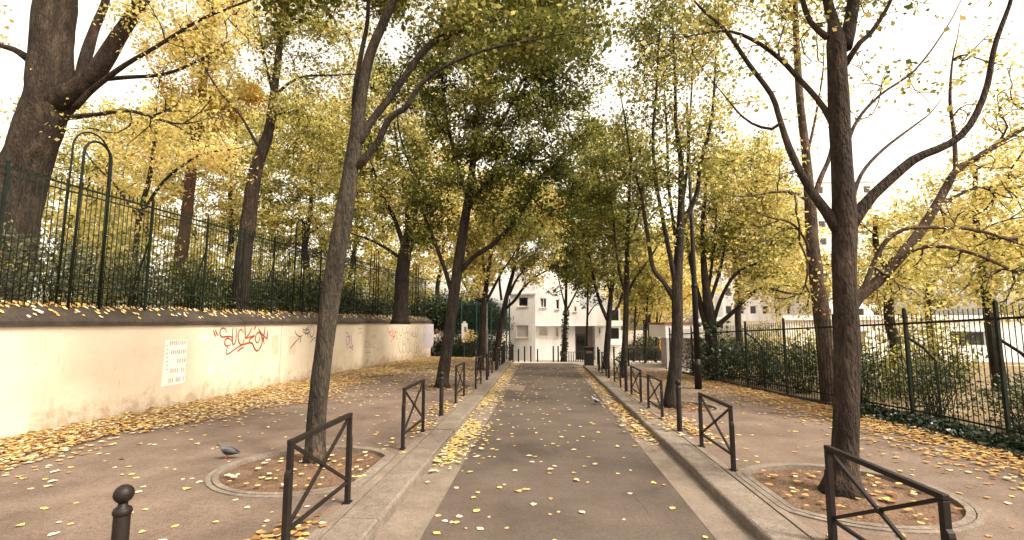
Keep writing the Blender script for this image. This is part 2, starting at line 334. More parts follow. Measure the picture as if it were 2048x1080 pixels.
# kerbs made of stones
def kerb(name, xa, xb, y0, y1, first):
    m = MB(); m.box(((xa+xb)/2, (y0+y1)/2, .03), (abs(xb-xa)-.012, y1-y0, .17)); base = struct(m.build(name, 'mortar'))
    y = y0; k = 0; front = xa
    while y < y1-.2:
        L = first[k] if k < len(first) else random.uniform(1.5, 2.4)
        L = min(L, y1-y); dx = random.uniform(-.006, .006); dz = random.uniform(-.004, .005)
        s = 1 if xb > xa else -1; ch = .035
        prof = [(xb, -.06), (xa+dx, -.06), (xa+dx, ZP+.004-ch+dz), (xa+dx+s*ch*.35, ZP+.004-ch*.35+dz), (xa+dx+s*ch, ZP+.004+dz), (xb-s*.004, ZP+.004+dz)]
        m = MB(); ya, yb = y+.006, y+L-.006; n = len(prof)
        m.add([(px, yy, pz) for yy in (ya, yb) for px, pz in prof], [tuple(range(n)), tuple(range(2*n-1, n-1, -1))]+[(j, j+n, (j+1) % n+n, (j+1) % n) for j in range(n)])
        o = m.build('kerb_stone', 'kerb', base); y += L; k += 1
    return base
kerb('kerb_left', -1.8, -2.225, -6, 31.3, [2.2, 2.4, 2.2, 2.3, 2.6, 2.7, 2.1])
kerb('kerb_right', 2.27, 2.685, -6, 28.2, [2.4, 2.3, 2.2, 2.4, 2.2, 2.3, 2.2])
# thin stone edging strip behind the kerbs
for nm, x0, x1 in (('edging_strip_left', -2.37, -2.24), ('edging_strip_right', 2.70, 2.80)):
    m = MB(); m.box(((x0+x1)/2, 12, ZP-.02), (x1-x0, 32, .056)); struct(m.build(nm, 'gutter'))
# retaining wall, coping, raised park ground
WZ0, WZ1 = 2.24, 2.50
def wall_top(y): return WZ0+(WZ1-WZ0)*(y-9)/30
wall = empty('park_wall', (wall_x(6), 6, 0)); tag(wall, 'long cream plastered park wall with graffiti and dark stone coping', 'wall')
WY0, WY1 = 3.0, 37.0
JOINT = 17.9
for a, b in ((WY0, JOINT-.018), (JOINT+.018, WY1)):
    m = MB(); n = max(2, int((b-a)/2)); vs = []
    for i in range(n+1):
        y = a+(b-a)*i/n; x = wall_x(y)
        vs += [(x, y, -.3), (x, y, wall_top(y)), (x-.5, y, wall_top(y)), (x-.5, y, -.3)]
    m.add(vs, [(4*i+q, 4*i+4+q, 4*i+5+q, 4*i+1+q) for i in range(n) for q in range(3)]+[(0, 1, 2, 3), tuple(4*n+q for q in (3, 2, 1, 0))])
    m.build('wall_panel', 'plaster', wall)
m = MB(); m.box((wall_x(JOINT)-.25, JOINT, 1.1), (.44, .05, 2.3), -.0677); m.build('joint_filler', 'mortar', wall)
y = WY0; 
while y < WY1-.01:
    L = min(random.uniform(1.0, 1.5), WY1-y); a, b = y+.004, y+L-.004; vs = []; dz = random.uniform(-.012, .012)
    for yy in (a, b):
        x = wall_x(yy); z = wall_top(yy)+dz
        vs += [(x+.07, yy, z+.002), (x+.075, yy, z+.10), (x+.03, yy, z+.15), (x-.40, yy, z+.46), (x-.62, yy, z+.46), (x-.62, yy, z+.002)]
    m = MB(); m.add(vs, [(0, 1, 2, 3, 4, 5), (11, 10, 9, 8, 7, 6)]+[(j, j+6, (j+1) % 6+6, (j+1) % 6) for j in range(6)])
    m.build('coping_stone', 'coping', wall); y += L
PZ = 2.45
m = MB(); vs = []
for y in (-5, 37): vs += [(wall_x(y)-.5, y, PZ), (-90, y, PZ+.5)]
vs += [(-14, 44, PZ-.6), (-90, 120, PZ+.5)]
m.add(vs, [(1, 0, 2, 3), (3, 2, 4, 5)]); struct(m.build('park_ground', 'earth'))
# right park ground
m = MB(); m.add([(fence_x(4)+.3, -6, .09), (60, -6, .1), (60, 60, -.3), (12, 30, 0.05), (fence_x(23)+.3, 23, .09), (fence_x(11)+.3, 11, .09)], [(0, 1, 2, 3, 4, 5)]); struct(m.build('park_ground_right', 'earth'))

# ------------------------------------------------------------------ graffiti, posters (on the wall plane)
WN = Vector((1, -.0677, 0)).normalized()
def onwall(px, py, off=.003):
    d = ray(px, py); p0 = Vector((wall_x(6), 6, 0)); t = (p0-CAM).dot(WN)/d.dot(WN); return CAM+d*t+WN*off
def catmull(pts, step=6):
    pts = [Vector(p) for p in pts]
    if len(pts) < 3: return pts
    Q = [pts[0]*2-pts[1]]+pts+[pts[-1]*2-pts[-2]]; out = []
    for i in range(1, len(Q)-2):
        for k in range(step):
            t = k/step; a, b, c, d = Q[i-1:i+3]
            out.append(.5*((2*b)+(c-a)*t+(2*a-5*b+4*c-d)*t*t+(3*b-a-3*c+d)*t**3))
    return out+[pts[-1]]
def graffiti(name, label, strokes, mat, wd, org=(0, 0), sc_=1., fade=.5):
    m = MB()
    for si, st in enumerate(strokes):
        c = catmull([onwall(org[0]+x/sc_, org[1]+y/sc_, .003+.0006*si) for x, y in st], 6)
        k = len(m.v); L = len(c)
        for i, p in enumerate(c):
            t = (c[min(i+1, L-1)]-c[max(i-1, 0)])
            t = t.normalized() if t.length > 1e-6 else Vector((0, 0, 1)); s = WN.cross(t).normalized()
            ww = wd*(.55+.45*math.sin(math.pi*min(1, max(.08, (i+.6)/L))))*.5*(1+.12*math.sin(i*1.7+si))
            m.v += [p+s*ww, p-s*ww]
        m.f += [(k+2*i, k+2*i+1, k+2*i+3, k+2*i+2) for i in range(L-1)]
    o = m.build(name, mat, wall); o['label'] = label; return o
Z5 = (420, 645); S5 = 2048/220
graffiti('graffiti_tag', 'red spray painted tag in looping letters with quotation marks', [
    [(60, 150), (85, 215), (105, 265)], [(95, 140), (125, 205), (150, 250)],
    [(300, 190), (295, 135), (245, 105), (195, 140), (185, 215), (225, 268), (310, 262), (380, 262), (410, 300), (405, 350)],
    [(405, 340), (370, 310), (325, 292), (285, 325), (272, 385), (290, 430), (330, 435), (380, 410)],
    [(425, 95), (418, 200), (415, 310), (420, 400), (445, 405), (470, 360), (485, 250), (490, 100)],
    [(620, 185), (590, 135), (550, 145), (522, 215), (525, 310), (545, 385), (580, 412), (615, 385), (630, 310)],
    [(645, 55), (652, 150), (655, 230), (650, 300)], [(775, 95), (745, 175), (700, 245), (655, 285)],
    [(650, 300), (720, 275), (825, 245), (765, 290), (725, 330), (745, 370)],
    [(850, 60), (835, 100), (815, 140)],
    [(915, 270), (915, 330), (890, 370), (855, 360), (842, 290), (860, 215), (905, 185), (945, 220), (968, 300), (960, 400), (930, 470), (880, 525), (840, 505), (810, 450), (790, 395), (745, 375), (690, 385), (600, 418), (500, 470), (400, 540), (330, 585), (300, 575), (305, 520), (330, 430)],
    [(630, 465), (590, 475), (540, 510), (505, 545)],
    [(895, 115), (945, 190), (1010, 260), (1065, 310)], [(1020, 85), (1010, 180), (990, 300), (1005, 400)], [(1070, 150), (1062, 230), (1062, 310)],
    [(970, 310), (995, 290), (980, 330)]], 'spray_red', .055, Z5, S5)
graffiti('graffiti_tag', 'black spray painted tag with long diagonal slash', [
    [(1580, 140), (1595, 200), (1640, 250), (1690, 255), (1725, 235)], [(1690, 258), (1620, 330), (1550, 410), (1490, 490)], [(1695, 270), (1685, 330), (1672, 385)],
    [(1720, 115), (1760, 140), (1800, 110), (1850, 60)], [(1730, 150), (1755, 190), (1820, 120), (1840, 180), (1770, 220)], [(1760, 215), (1810, 195), (1815, 265)], [(1840, 150), (1830, 210)],
    [(1905, 45), (1865, 110), (1858, 200), (1880, 270), (1915, 240), (1935, 150), (1915, 60)],
    [(1975, 275), (1920, 305), (1860, 375)], [(1960, 330), (1940, 350)]], 'spray_black', .04, Z5, S5)
Z3 = (400, 620); S3 = 2048/500
graffiti('graffiti_tag', 'small purple scrawled tag', [[(1195, 180), (1215, 200), (1225, 260)], [(1200, 215), (1203, 270), (1205, 325)], [(1200, 225), (1225, 215), (1222, 270), (1205, 285)], [(1235, 200), (1240, 245), (1238, 290)],
    [(1215, 310), (1230, 295), (1235, 315), (1245, 300), (1255, 290)], [(1248, 285), (1250, 335)]], 'spray_purple', .045, Z3, S3)
graffiti('graffiti_tag', 'thin grey pencil-like tag with strokes above and below', [[(1355, 270), (1352, 305), (1375, 300), (1380, 265), (1355, 262)], [(1395, 265), (1390, 300), (1412, 300)], [(1392, 282), (1410, 280)], [(1432, 265), (1418, 280), (1422, 310), (1440, 300)], [(1350, 358), (1375, 345), (1400, 350)], [(1415, 222), (1435, 210), (1437, 245)], [(1295, 155), (1325, 150)], [(1300, 190), (1320, 185)], [(1450, 315), (1465, 330)]], 'spray_pencil', .03, Z3, S3)
Z4 = (750, 640); S4 = 13.5
graffiti('graffiti_tag', 'faded red scribbled tag', [[(320, 180), (350, 260), (380, 330), (420, 320), (455, 270)], [(460, 190), (470, 330), (480, 470)], [(520, 210), (510, 330), (530, 440), (470, 520), (425, 600)], [(600, 190), (540, 330), (600, 330), (580, 440), (600, 500), (560, 520)], [(470, 440), (540, 440)], [(410, 380), (440, 440)]], 'spray_palered', .07, Z4, S4)
loops = []
for (cx, cy, rx, ry) in ((690, 290, 40, 140), (690, 680, 55, 195), (795, 270, 55, 95), (790, 560, 35, 100), (785, 760, 45, 115), (890, 440, 35, 95), (885, 260, 40, 70), (890, 730, 40, 155), (960, 700, 32, 150), (1050, 400, 40, 60), (1120, 320, 30, 160), (1090, 730, 42, 160), (1140, 800, 28, 90), (1210, 690, 32, 180), (985, 300, 25, 110)):
    loops.append([(cx+rx*math.cos(a*.5236-1), cy+ry*math.sin(a*.5236-1)) for a in range(12)])
graffiti('graffiti_tag', 'large black outlined bubble letters', loops, 'spray_pencil', .05, Z4, S4)
def plate(name, px, mat, off=.002, th=0, label=None, parent=None):
    m = MB(); q = [onwall(x, y, off) for x, y in px]; n = len(q)
    if th:
        q2 = [p+WN*th for p in q]; m.add(q+q2, [tuple(range(n, 2*n))]+[(i, (i+1) % n, (i+1) % n+n, i+n) for i in range(n)])
    else: m.add(q, [tuple(range(n))])
    o = m.build(name, mat, parent or wall)
    if label: o['label'] = label
    return o
plate('paint_patch', [(846, 648.5), (867, 648), (868, 672), (866, 690), (861, 696), (850, 697), (845, 680)], 'spray_mauve', .002, label='mauve grey painted-over patch')
lp = [[(cx+rx*math.cos(a*.5236), cy+ry*math.sin(a*.5236)) for a in range(13)] for cx, cy, rx, ry in ((1350, 300, 40, 110), (1330, 600, 30, 170), (1400, 400, 30, 120), (1440, 640, 35, 90), (1530, 620, 50, 130), (1480, 420, 30, 60), (1560, 400, 35, 120))]
graffiti('graffiti_tag', 'dark blue grey bubble outlines over a mauve patch', lp, 'spray_bluegrey', .05, Z4, S4)
graffiti('graffiti_tag', 'pale red letters at the far end of the wall', [[(1650, 230), (1645, 400)], [(1650, 250), (1700, 280), (1690, 360), (1650, 390)], [(1770, 230), (1765, 480)], [(1790, 230), (1780, 400)]], 'spray_palered', .06, Z4, S4)
# grey smears beside the joint, repainted patches, torn paper
plate('paint_patch', [(543, 671), (556, 669), (557, 708), (543, 710)], 'plastergrey', .0015); plate('paint_patch', [(579, 673), (592, 671), (590, 709), (577, 710)], 'plastergrey', .0015)
plate('paint_patch', [(-40, 692), (24, 694), (30, 735), (42, 766), (-40, 770)], 'plasternew', .0015, label='pale scraped patch'); plate('paint_patch', [(-60, 772), (66, 763), (62, 820), (54, 878), (-60, 905)], 'plasternew', .0018, label='paler repainted rectangle low on the wall')
plate('torn_paper', [(392, 672), (405, 670), (425, 671), (418, 679), (408, 683), (399, 678)], 'tornpaper', .003, .001); plate('torn_paper', [(417, 733), (424, 729), (430, 731), (427, 745), (419, 750), (414, 742)], 'tornpaper', .003, .001)
plate('torn_paper', [(344, 800), (351, 805), (343, 812), (338, 808)], 'ink', .003, .001); plate('torn_paper', [(362, 805), (370, 803), (366, 811), (357, 812)], 'ink', .003, .001)
pr = empty('poster', onwall(350, 725)); tag(pr, 'white paper poster with five lines of faded grey block print pasted on cream wall', 'poster')
plate('paper_sheet', [(331, 680), (375, 679), (369, 765), (321, 774)], 'paper', .004, .002, parent=pr)
def lerp2(a, b, t): return (a[0]+(b[0]-a[0])*t, a[1]+(b[1]-a[1])*t)
for tl, br, lo, hi, nch in (((339, 682), (374, 680), 691, 689, 9), ((341, 700.5), (373, 698), 709, 707, 8), ((349, 718), (372, 716), 726.5, 724.5, 5), ((340, 738), (370, 734), 746.5, 743, 7), ((336, 757), (369, 752.5), 766, 761, 9)):
    for k in range(nch):
        if random.random() < .08: continue
        a, b = k/nch+.012, (k+.82+random.uniform(-.1, .1))/nch
        t0, t1 = lerp2(tl, br, a), lerp2(tl, br, b); h0 = (lo-tl[1])+((hi-br[1])-(lo-tl[1]))*a
        plate('print_block', [t0, t1, (t1[0]-.6, t1[1]+h0), (t0[0]-.6, t0[1]+h0)], 'ink', .0065, parent=pr)
for k in range(7): plate('print_block', [(331+k % 2, 690+k*8), (336, 689.5+k*8), (336, 692+k*8), (331+k % 2, 692.5+k*8)], 'ink', .0065, parent=pr)
# ------------------------------------------------------------------ street furniture
def make_barrier():
    root = empty('cross_barrier'); L, H = 1.5, 1.0; wd = .05
    for s in (-1, 1):
        y = s*(L/2-wd/2)
        m = MB(); o = s*.028
        # post: thin flat upper part, thicker lower part with a sloped shoulder
        prof = [(-.026, -.15), (.026+.03, -.15), (.026+.03, .70), (.026+.022, .735), (.026, .75), (.026, H-.045), (-.026, H-.045)]
        n = len(prof); vs = [(xx, y+s*q, z) for xx in (-.026, .026) for q, z in prof]
        m.add(vs, [tuple(range(n)), tuple(range(2*n-1, n-1, -1))]+[(j, j+n, (j+1) % n+n, (j+1) % n) for j in range(n)]); bevel(m.build('post', 'iron', root, local=True), .005)
        m = MB(); m.box((0, y+s*.015, .012), (.09, .12, .02)); m.build('base_collar', 'iron', root, local=True)
    m = MB(); m.box((0, 0, H-.02), (.056, L+.004, .048)); bevel(m.build('top_rail', 'iron', root, local=True), .008)
    m = MB(); m.box((0, 0, .24), (.034, L-2*wd-.004, .034)); bevel(m.build('bottom_rail', 'iron', root, local=True), .004)
    y0 = L/2-wd-.004
    for k, (a, b) in enumerate((((0.0, -y0, .27), (0.0, y0, H-.05)), ((0.0, y0, .27), (0.0, -y0, H-.05)))):
        a, b = Vector(a), Vector(b); mid = (a+b)/2; d = (b-a).normalized()
        m = MB(); m.bar(a+Vector((.004*(k*2-1),)*1+(0, 0)), b+Vector((.004*(k*2-1), 0, 0)), .032, .03-.004*k, side=(1, 0, 0)); bevel(m.build('diagonal', 'iron', root, local=True), .003)
    m = MB(); m.lathe([(.0, -.024), (.03, -.024), (.034, 0), (.03, .024), (.0, .024)], n=12)
    o = m.build('boss', 'iron', root, local=True); o.location = (0, 0, .61); o.rotation_euler.y = R(90)
    return root
def make_bollard():
    root = empty('bollard'); m = MB(); m.lathe([(.052, -.12), (.052, .0), (.05, .86), (.046, .885), (.03, .9), (.028, .925)], n=16); m.build('post', 'iron', root, True, local=True)
    m = MB(); m.lathe([(.053, .84), (.058, .85), (.058, .87), (.05, .885)], n=16); m.build('collar', 'iron', root, True, local=True)
    m = MB(); m.lathe([(.028, .915)]+[(.062*math.sin(t), .975-.062*math.cos(t)) for t in [.5+i*.25 for i in range(10)]]+[(.004, 1.037)], n=16); m.build('ball_cap', 'iron', root, True, local=True)
    m = MB(); m.lathe([(.075, .0), (.075, .006), (.055, .012)], n=16); m.build('base_ring', 'iron', root, local=True)
    return root
bar0 = make_barrier(); bol0 = make_bollard(); ub = [0, 0]
def put(proto, k, loc, label, cat, group, hs=1., rz=0):
    o = proto if not ub[k] else copy_tree(proto); ub[k] = 1
    o.location = loc; o.rotation_euler.z = rz; o.scale = (1, 1, hs); tag(o, label, cat, group); return o
BG_, OG_ = 'cross-braced barriers along the kerbs', 'ball-topped bollards'
for x, y, hs, lb in [(-2.345, 5.42, 1.06, 'nearest left barrier, dark brown cross-braced steel, in front of the near tree pit'), (-2.41, 9.55, 1.04, 'second left cross-braced barrier, beyond the near left tree pit'),
        (-2.38, 14.75, 1.02, 'third left cross-braced barrier, in front of the second left tree'), (-2.25, 18.0, 1.03, 'fourth left cross-braced barrier, just past the second left tree'), (-2.25, 22.2, 1.02, 'fifth left cross-braced barrier beyond a ball-topped bollard'), (-2.25, 26.4, 1.0, 'farthest left cross-braced barrier among the bollards'),
        (2.85, 4.62, .93, 'nearest right barrier, dark brown cross-braced steel, in front of the big tree'), (2.81, 8.56, .94, 'second right cross-braced barrier beside the near right tree pit'), (2.76, 12.72, .87, 'third right cross-braced barrier, next to the second right tree'),
        (2.76, 15.2, .9, 'fourth right cross-braced barrier, beyond the second right tree'), (2.74, 18.7, .9, 'fifth right cross-braced barrier, in front of the third right tree'), (2.74, 22.6, .95, 'farthest right cross-braced barrier, near the dark bin')]:
    put(bar0, 0, (x, y, ZP), lb, 'barrier', BG_, hs)
bl = [(-2.87, 3.42, ZP, 'bollard nearest the camera at the bottom left corner'), (-2.40, 12.1, ZP, 'left bollard between the second and third barriers'), (-2.16, 20.0, ZP, 'left bollard past the fourth barrier'), (2.78, 10.6, ZP, 'right bollard in front of the second right tree'), (2.74, 16.8, ZP, 'right bollard between the fourth and fifth barriers'), (2.74, 21.0, ZP, 'right bollard before the farthest barrier'), (2.72, 24.3, ZP, 'right bollard past the farthest barrier')]
for i, y in enumerate((24.4, 25.1, 28.0, 29.0, 30.0, 30.9, 31.7, 32.5)): bl.append((-2.2+.05*i*(i > 4), y, ZP+gz(y), 'dark ball-topped bollard in the tight row along the far left kerb'))
for x, y, z, lb in bl: put(bol0, 1, (x, y, z), lb, 'bollard', OG_ if 'tight' not in lb else 'bollards in the tight row at the far left kerb')
for i, px in enumerate((1037, 1049, 1061.5, 1075, 1107, 1117)):
    p = P(px, 714, 34.6); put(bol0, 1, (p.x, 34.6+i*.12, gz(34.6)-.004), 'dark bollard standing across the far side of the crossing before the white building', 'bollard', 'bollards across the far side of the crossing', 1.02 if i not in (0, 3) else .85)
for i, (x, y, pxl) in enumerate(((3.3, 30, 0), (4.3, 30.5, 0), (4.9, 29, 0))):
    put(bol0, 1, (x, y, gz(y)), 'dark bollard on the pale crossing right of the white building foot', 'bollard', 'bollards on the pale crossing')
# hooped low railing beyond the crossing
hr = empty('hoop_railing', (2.0, 35.5, gz(35.5))); tag(hr, 'low dark railing of narrow hoops in front of the white building', 'railing')
for i in range(9):
    p = P(1131+i*4.6, 715, 36.0); m = MB(); g = gz(36); h = .62
    m.tube([(p.x-.07, 36, g-.1), (p.x-.07, 36, g+h)]+[(p.x-.07*math.cos(a*.52), 36, g+h+.07*math.sin(a*.52)) for a in range(1, 6)]+[(p.x+.07, 36, g+h), (p.x+.07, 36, g-.1)], .016, 6); m.build('hoop', 'iron', hr, True)
# dark litter bin cabinet
p = G(1178, 731); br = empty('litter_bin', (p.x, p.y, ZP)); tag(br, 'dark box-shaped street bin with lid beside the far right kerb', 'bin')
m = MB(); m.box((p.x, p.y, ZP+.47), (.5, .4, .86)); bevel(m.build('body', 'iron', br), .02); m = MB(); m.box((p.x, p.y, ZP+.955), (.56, .46, .1)); bevel(m.build('lid', 'iron', br), .03)
m = MB(); m.box((p.x, p.y-.212, ZP+.72), (.34, .02, .12)); m.build('opening', 'mortar', br)
for s in (-1, 1): m = MB(); m.box((p.x+.2*s, p.y, ZP+.02), (.06, .3, .05)); m.build('foot', 'iron', br)
# street lamp
def street_lamp(px, py, name_label, top, arm_z, base=None, rr=.105):
    p = base or G(px, py); r = empty('street_lamp', (p.x, p.y, p.z)); tag(r, name_label, 'street lamp')
    z = p.z
    m = MB(); m.lathe([(rr*1.15, z-.1), (rr*1.15, z+.78), (rr*1.2, z+.8), (rr*1.2, z+.84), (rr, z+.87), (rr*.98, z+1.0)], (p.x, p.y, 0)); m.build('base', 'iron', r, True)
    m = MB(); m.lathe([(rr*.95, z+.95), (rr*.9, z+3.5), (rr*.62, z+5.2), (rr*.5, top)], (p.x, p.y, 0)); m.build('mast', 'iron', r, True)
    m = MB(); m.lathe([(rr*1.0, z+3.45), (rr*1.05, z+3.5), (rr*.75, z+3.6)], (p.x, p.y, 0)); m.build('collar', 'iron', r, True)
    m = MB(); m.tube([(p.x-.02, p.y, arm_z), (p.x-.2, p.y, arm_z+.03), (p.x-.42, p.y, arm_z+.03)], .022, 8); m.build('arm', 'lampgrey', r, True)
    m = MB(); q = (p.x-.38, p.y, arm_z-.03); m.lathe([(.02, .05), (.1, .03), (.15, -.01), (.16, -.05), (.12, -.07)], q, 14); h = m.build('lamp_head', 'lampgrey', r, True); h.scale = (1, 1, 1)
    m = MB(); m.lathe([(.12, -.072), (.1, -.1), (.05, -.115), (.01, -.118)], q, 14); m.build('diffuser', 'white_trim', h, True)
    m = MB(); m.lathe([(rr*.52, top), (.03, top+.06), (.005, top+.09)], (p.x, p.y, 0)); m.build('finial', 'iron', r, True)
    return r
street_lamp(1397, 778, 'tall dark lamp post with small side lamp among leafy trees on right pavement', 10.2, 8.9)
# ------------------------------------------------------------------ railings
def left_fence():
    fy0, fy1 = 5.0, 36.6; off = .3
    def fx(y): return wall_x(y)-off
    def zb(y): return wall_top(y)+.44
    RAIL = 5.33
    root = empty('park_railing', (fx(fy0), fy0, zb(fy0))); tag(root, 'tall dark iron railing with arched hoops on top of the cream wall', 'railing')
    side = (1, -.0677, 0)
    for z, w_ in ((RAIL, .045), (RAIL-.14, .03), (3.12, .04)):
        m = MB(); m.bar((fx(fy0), fy0, z), (fx(fy1), fy1, z+.02), w_, .016, side=side); m.build('rail', 'green_iron', root)
    # picket shared mesh
    H = RAIL-2.75
    pm = MB(); pm.tube([(0, 0, 0), (0, 0, H+.12)], .0095, 6); pm.lathe([(.0095, H+.10), (.018, H+.13), (.004, H+.22)], n=6); me = None
    hoopsY = [10.7, 19.4, 27.2, 34.4]
    ys = []; y = fy0+.1
    while y < fy1: ys.append(y); y += .118
    posts = []
    for hy in hoopsY: posts += [hy-.36, hy+.36]
    py = [8.9, 12.3, 14.3, 16.0, 17.7, 21.1, 22.8, 24.5, 29.0, 30.7, 32.4, 36.4]
    first = None
    for y in ys:
        if any(abs(y-q) < .05 for q in posts+py): continue
        if first is None:
            o = pm.build('picket', 'green_iron', root, True, local=True); first = o
        else: o = first.copy(); col.objects.link(o); o.parent = root
        o.location = Vector((fx(y), y, zb(y)+random.uniform(-.01, .01)))-root.location
    for y in py:
        m = MB(); m.box((fx(y), y, (zb(y)+RAIL+.1)/2-.05), (.05, .05, RAIL+.25-zb(y)), -.0677); m.lathe([(.02, RAIL+.08), (.04, RAIL+.13), (.004, RAIL+.3)], (fx(y), y, 0), 8); m.build('post', 'green_iron', root)
        m = MB(); m.bar((fx(y)-.03, y, RAIL-.9), (fx(y)-.55, y, zb(y)-.3), .03, .03); m.build('brace', 'green_iron', root)
    for hy in hoopsY:
        for rad, dx, zz in ((.36, 0, 6.15), (.48, -.16, 6.25)):
            pts = [(fx(hy-rad)+dx, hy-rad, zb(hy)-.1)]+[(fx(hy)+dx, hy-rad*math.cos(a*math.pi/12), zz+rad*math.sin(a*math.pi/12)) for a in range(13)]+[(fx(hy+rad)+dx, hy+rad, zb(hy)-.1)]
            m = MB(); m.tube(pts, .028 if dx == 0 else .02, 8); m.build('hoop', 'green_iron', root, True)
left_fence()
def right_fence():
    root = empty('green_railing', (fence_x(4.2), 4.2, ZP)); tag(root, 'dark green metal railing of upright bars with braced posts behind the right pavement', 'railing')
    def top(y): return 2.62-(y-9)*.036 if y > 9 else 2.62
    segs = [4.2, 11.0, 24.6]
    for a, b in zip(segs[:-1], segs[1:]):
        for hz, wd in ((None, .045), (.3, .035)):
            m = MB(); za = top(a)-.22 if hz is None else ZP+hz; zb_ = top(b)-.22 if hz is None else ZP+hz
            d = Vector((fence_x(b)-fence_x(a), b-a, 0)).normalized()
            mid = 9.0
            pts = [a]+([9.0] if a < 9 < b else [])+[b]
            for p0, p1 in zip(pts[:-1], pts[1:]):
                z0, z1 = (top(p0)-.22, top(p1)-.22) if hz is None else (ZP+hz, ZP+hz)
                m.bar((fence_x(p0), p0, z0), (fence_x(p1), p1, z1), wd, .02, side=(d.y, -d.x, 0))
            m.build('rail', 'green_iron', root)
    pm = MB(); pm.tube([(0, 0, 0), (0, 0, 1.0)], .009, 6); first = None
    posts = [5.2, 7.4, 9.55, 11.65, 13.8, 15.9, 18.0, 20.1, 22.2, 24.5]
    y = 4.3
    while y < 24.6:
        if not any(abs(y-q) < .045 for q in posts):
            if first is None: o = first = pm.build('picket', 'green_iron', root, True, local=True)
            else: o = first.copy(); col.objects.link(o); o.parent = root
            h = top(y)-ZP-.02; o.scale = (1, 1, h); o.location = Vector((fence_x(y), y, ZP+.02))-root.location
        y += .112
    for i, y in enumerate(posts):
        m = MB(); t = top(y)+.08; m.box((fence_x(y), y, (t+ZP)/2-.05), (.055, .055, t-ZP+.1), .1); m.lathe([(.03, t), (.036, t+.02), (.005, t+.05)], (fence_x(y), y, 0), 8); m.build('post', 'green_iron', root)
        if i % 2 == 0 or i == 3:
            x = fence_x(y); m = MB(); m.tube([(x, y, 2.02), (x+.3, y-.05, 1.78), (x+.5, y-.1, 1.5), (x+.52, y-.1, -.1)], .028, 6); m.build('brace', 'green_iron', root)
            m = MB(); m.bar((x+.02, y-.005, .52), (x+.5, y-.1, .52), .03, .03); m.build('brace', 'green_iron', root)
    # low kerb plinth under the bars
    m = MB()
    for p0, p1 in ((4.2, 11), (11, 24.6)):
        m.bar((fence_x(p0)+.05, p0, ZP+.0), (fence_x(p1)+.05, p1, ZP+.0), .16, .16, side=(1, .15 if p0 > 5 else .03, 0))
    m.build('plinth', 'coping', root)
right_fence()
def far_fence():
    Y = 39.5; root = empty('teal_fence', (P(900, 700, Y).x, Y, gz(Y)+.1)); tag(root, 'tall teal bar fence across the end of the park before hedges', 'fence'); z0 = gz(Y)+.1
    x0, x1 = P(893, 700, Y).x, P(1019, 700, Y).x; H = 4.6
    for z in (z0+.25, z0+2.2, z0+H-.3): m = MB(); m.box(((x0+x1)/2, Y, z), (x1-x0, .03, .05)); m.build('rail', 'teal_iron', root)
    pm = MB(); pm.box((0, 0, H/2), (.022, .022, H)); first = None; n = 42
    for i in range(n+1):
        x = x0+(x1-x0)*i/n
        if i % 10 == 0 or i == n: m = MB(); m.box((x, Y, z0+H/2), (.1, .1, H+.2)); m.build('post', 'teal_iron', root); continue
        if first is None: o = first = pm.build('picket', 'teal_iron', root, local=True)
        else: o = first.copy(); col.objects.link(o); o.parent = root
        o.location = Vector((x, Y+.02, z0))-root.location
far_fence()
# park notice sign
Y = 37.0; p = P(929, 662, Y); rs = empty('park_sign', (p.x, Y, .0)); tag(rs, 'white upright park notice panel on a post before the teal fence', 'sign')
m = MB(); m.box((p.x, Y, p.z), (.44, .05, 1.15)); bevel(m.build('panel', 'white_trim', rs), .02); m = MB(); m.box((p.x, Y+.05, p.z/2-.1), (.06, .05, p.z+.4)); m.build('post', 'teal_iron', rs)
m = MB(); m.box((p.x+.07, Y-.028, p.z+.12), (.2, .006, .4)); m.build('printed_map', 'lampgrey', rs)
m = MB(); m.box((p.x, Y, p.z+.65), (.2, .05, .12)); m.build('crest', 'white_trim', rs); m = MB(); m.box((p.x-.05, Y, p.z-.72), (.14, .04, .24)); m.build('small_plate', 'white_trim', rs)
# slim mast on the left
Y = 33.0; p = P(973, 702, Y); rm = empty('lamp_mast', (p.x, Y, .0)); tag(rm, 'slim grey brown lamp mast rising between the third and fourth left trees', 'lamp mast')
m = MB(); m.lathe([(.085, -.2), (.085, 1.9), (.095, 1.92), (.095, 2.0), (.06, 2.1), (.05, 8.5)], (p.x, Y, 0)); m.build('mast', 'lampgrey', rm, True)
m = MB(); m.tube([(p.x, Y, 8.3), (p.x+.3, Y, 8.6), (p.x+.9, Y, 8.7)], .03, 6); m.build('arm', 'lampgrey', rm, True); m = MB(); m.box((p.x+1.1, Y, 8.68), (.5, .2, .1)); bevel(m.build('lamp_head', 'lampgrey', rm), .02)
# ------------------------------------------------------------------ buildings
def facade(m, x0, x1, z0, z1, Y, opens, depth=.22):
    """front wall (facing -y) with real openings"""
    xs = sorted({x0, x1}|{o[0] for o in opens}|{o[1] for o in opens}); zs = sorted({z0, z1}|{o[2] for o in opens}|{o[3] for o in opens})
    for a, b in zip(xs[:-1], xs[1:]):
        for c, d in zip(zs[:-1], zs[1:]):
            if any(o[0] <= a and b <= o[1] and o[2] <= c and d <= o[3] for o in opens): continue
            m.add([(a, Y, c), (b, Y, c), (b, Y, d), (a, Y, d)], [(0, 1, 2, 3)])
    for a, b, c, d in [o[:4] for o in opens]:
        y = Y+depth; m.add([(a, Y, c), (b, Y, c), (b, Y, d), (a, Y, d), (a, y, c), (b, y, c), (b, y, d), (a, y, d)], [(0, 4, 5, 1), (1, 5, 6, 2), (2, 6, 7, 3), (3, 7, 4, 0)])
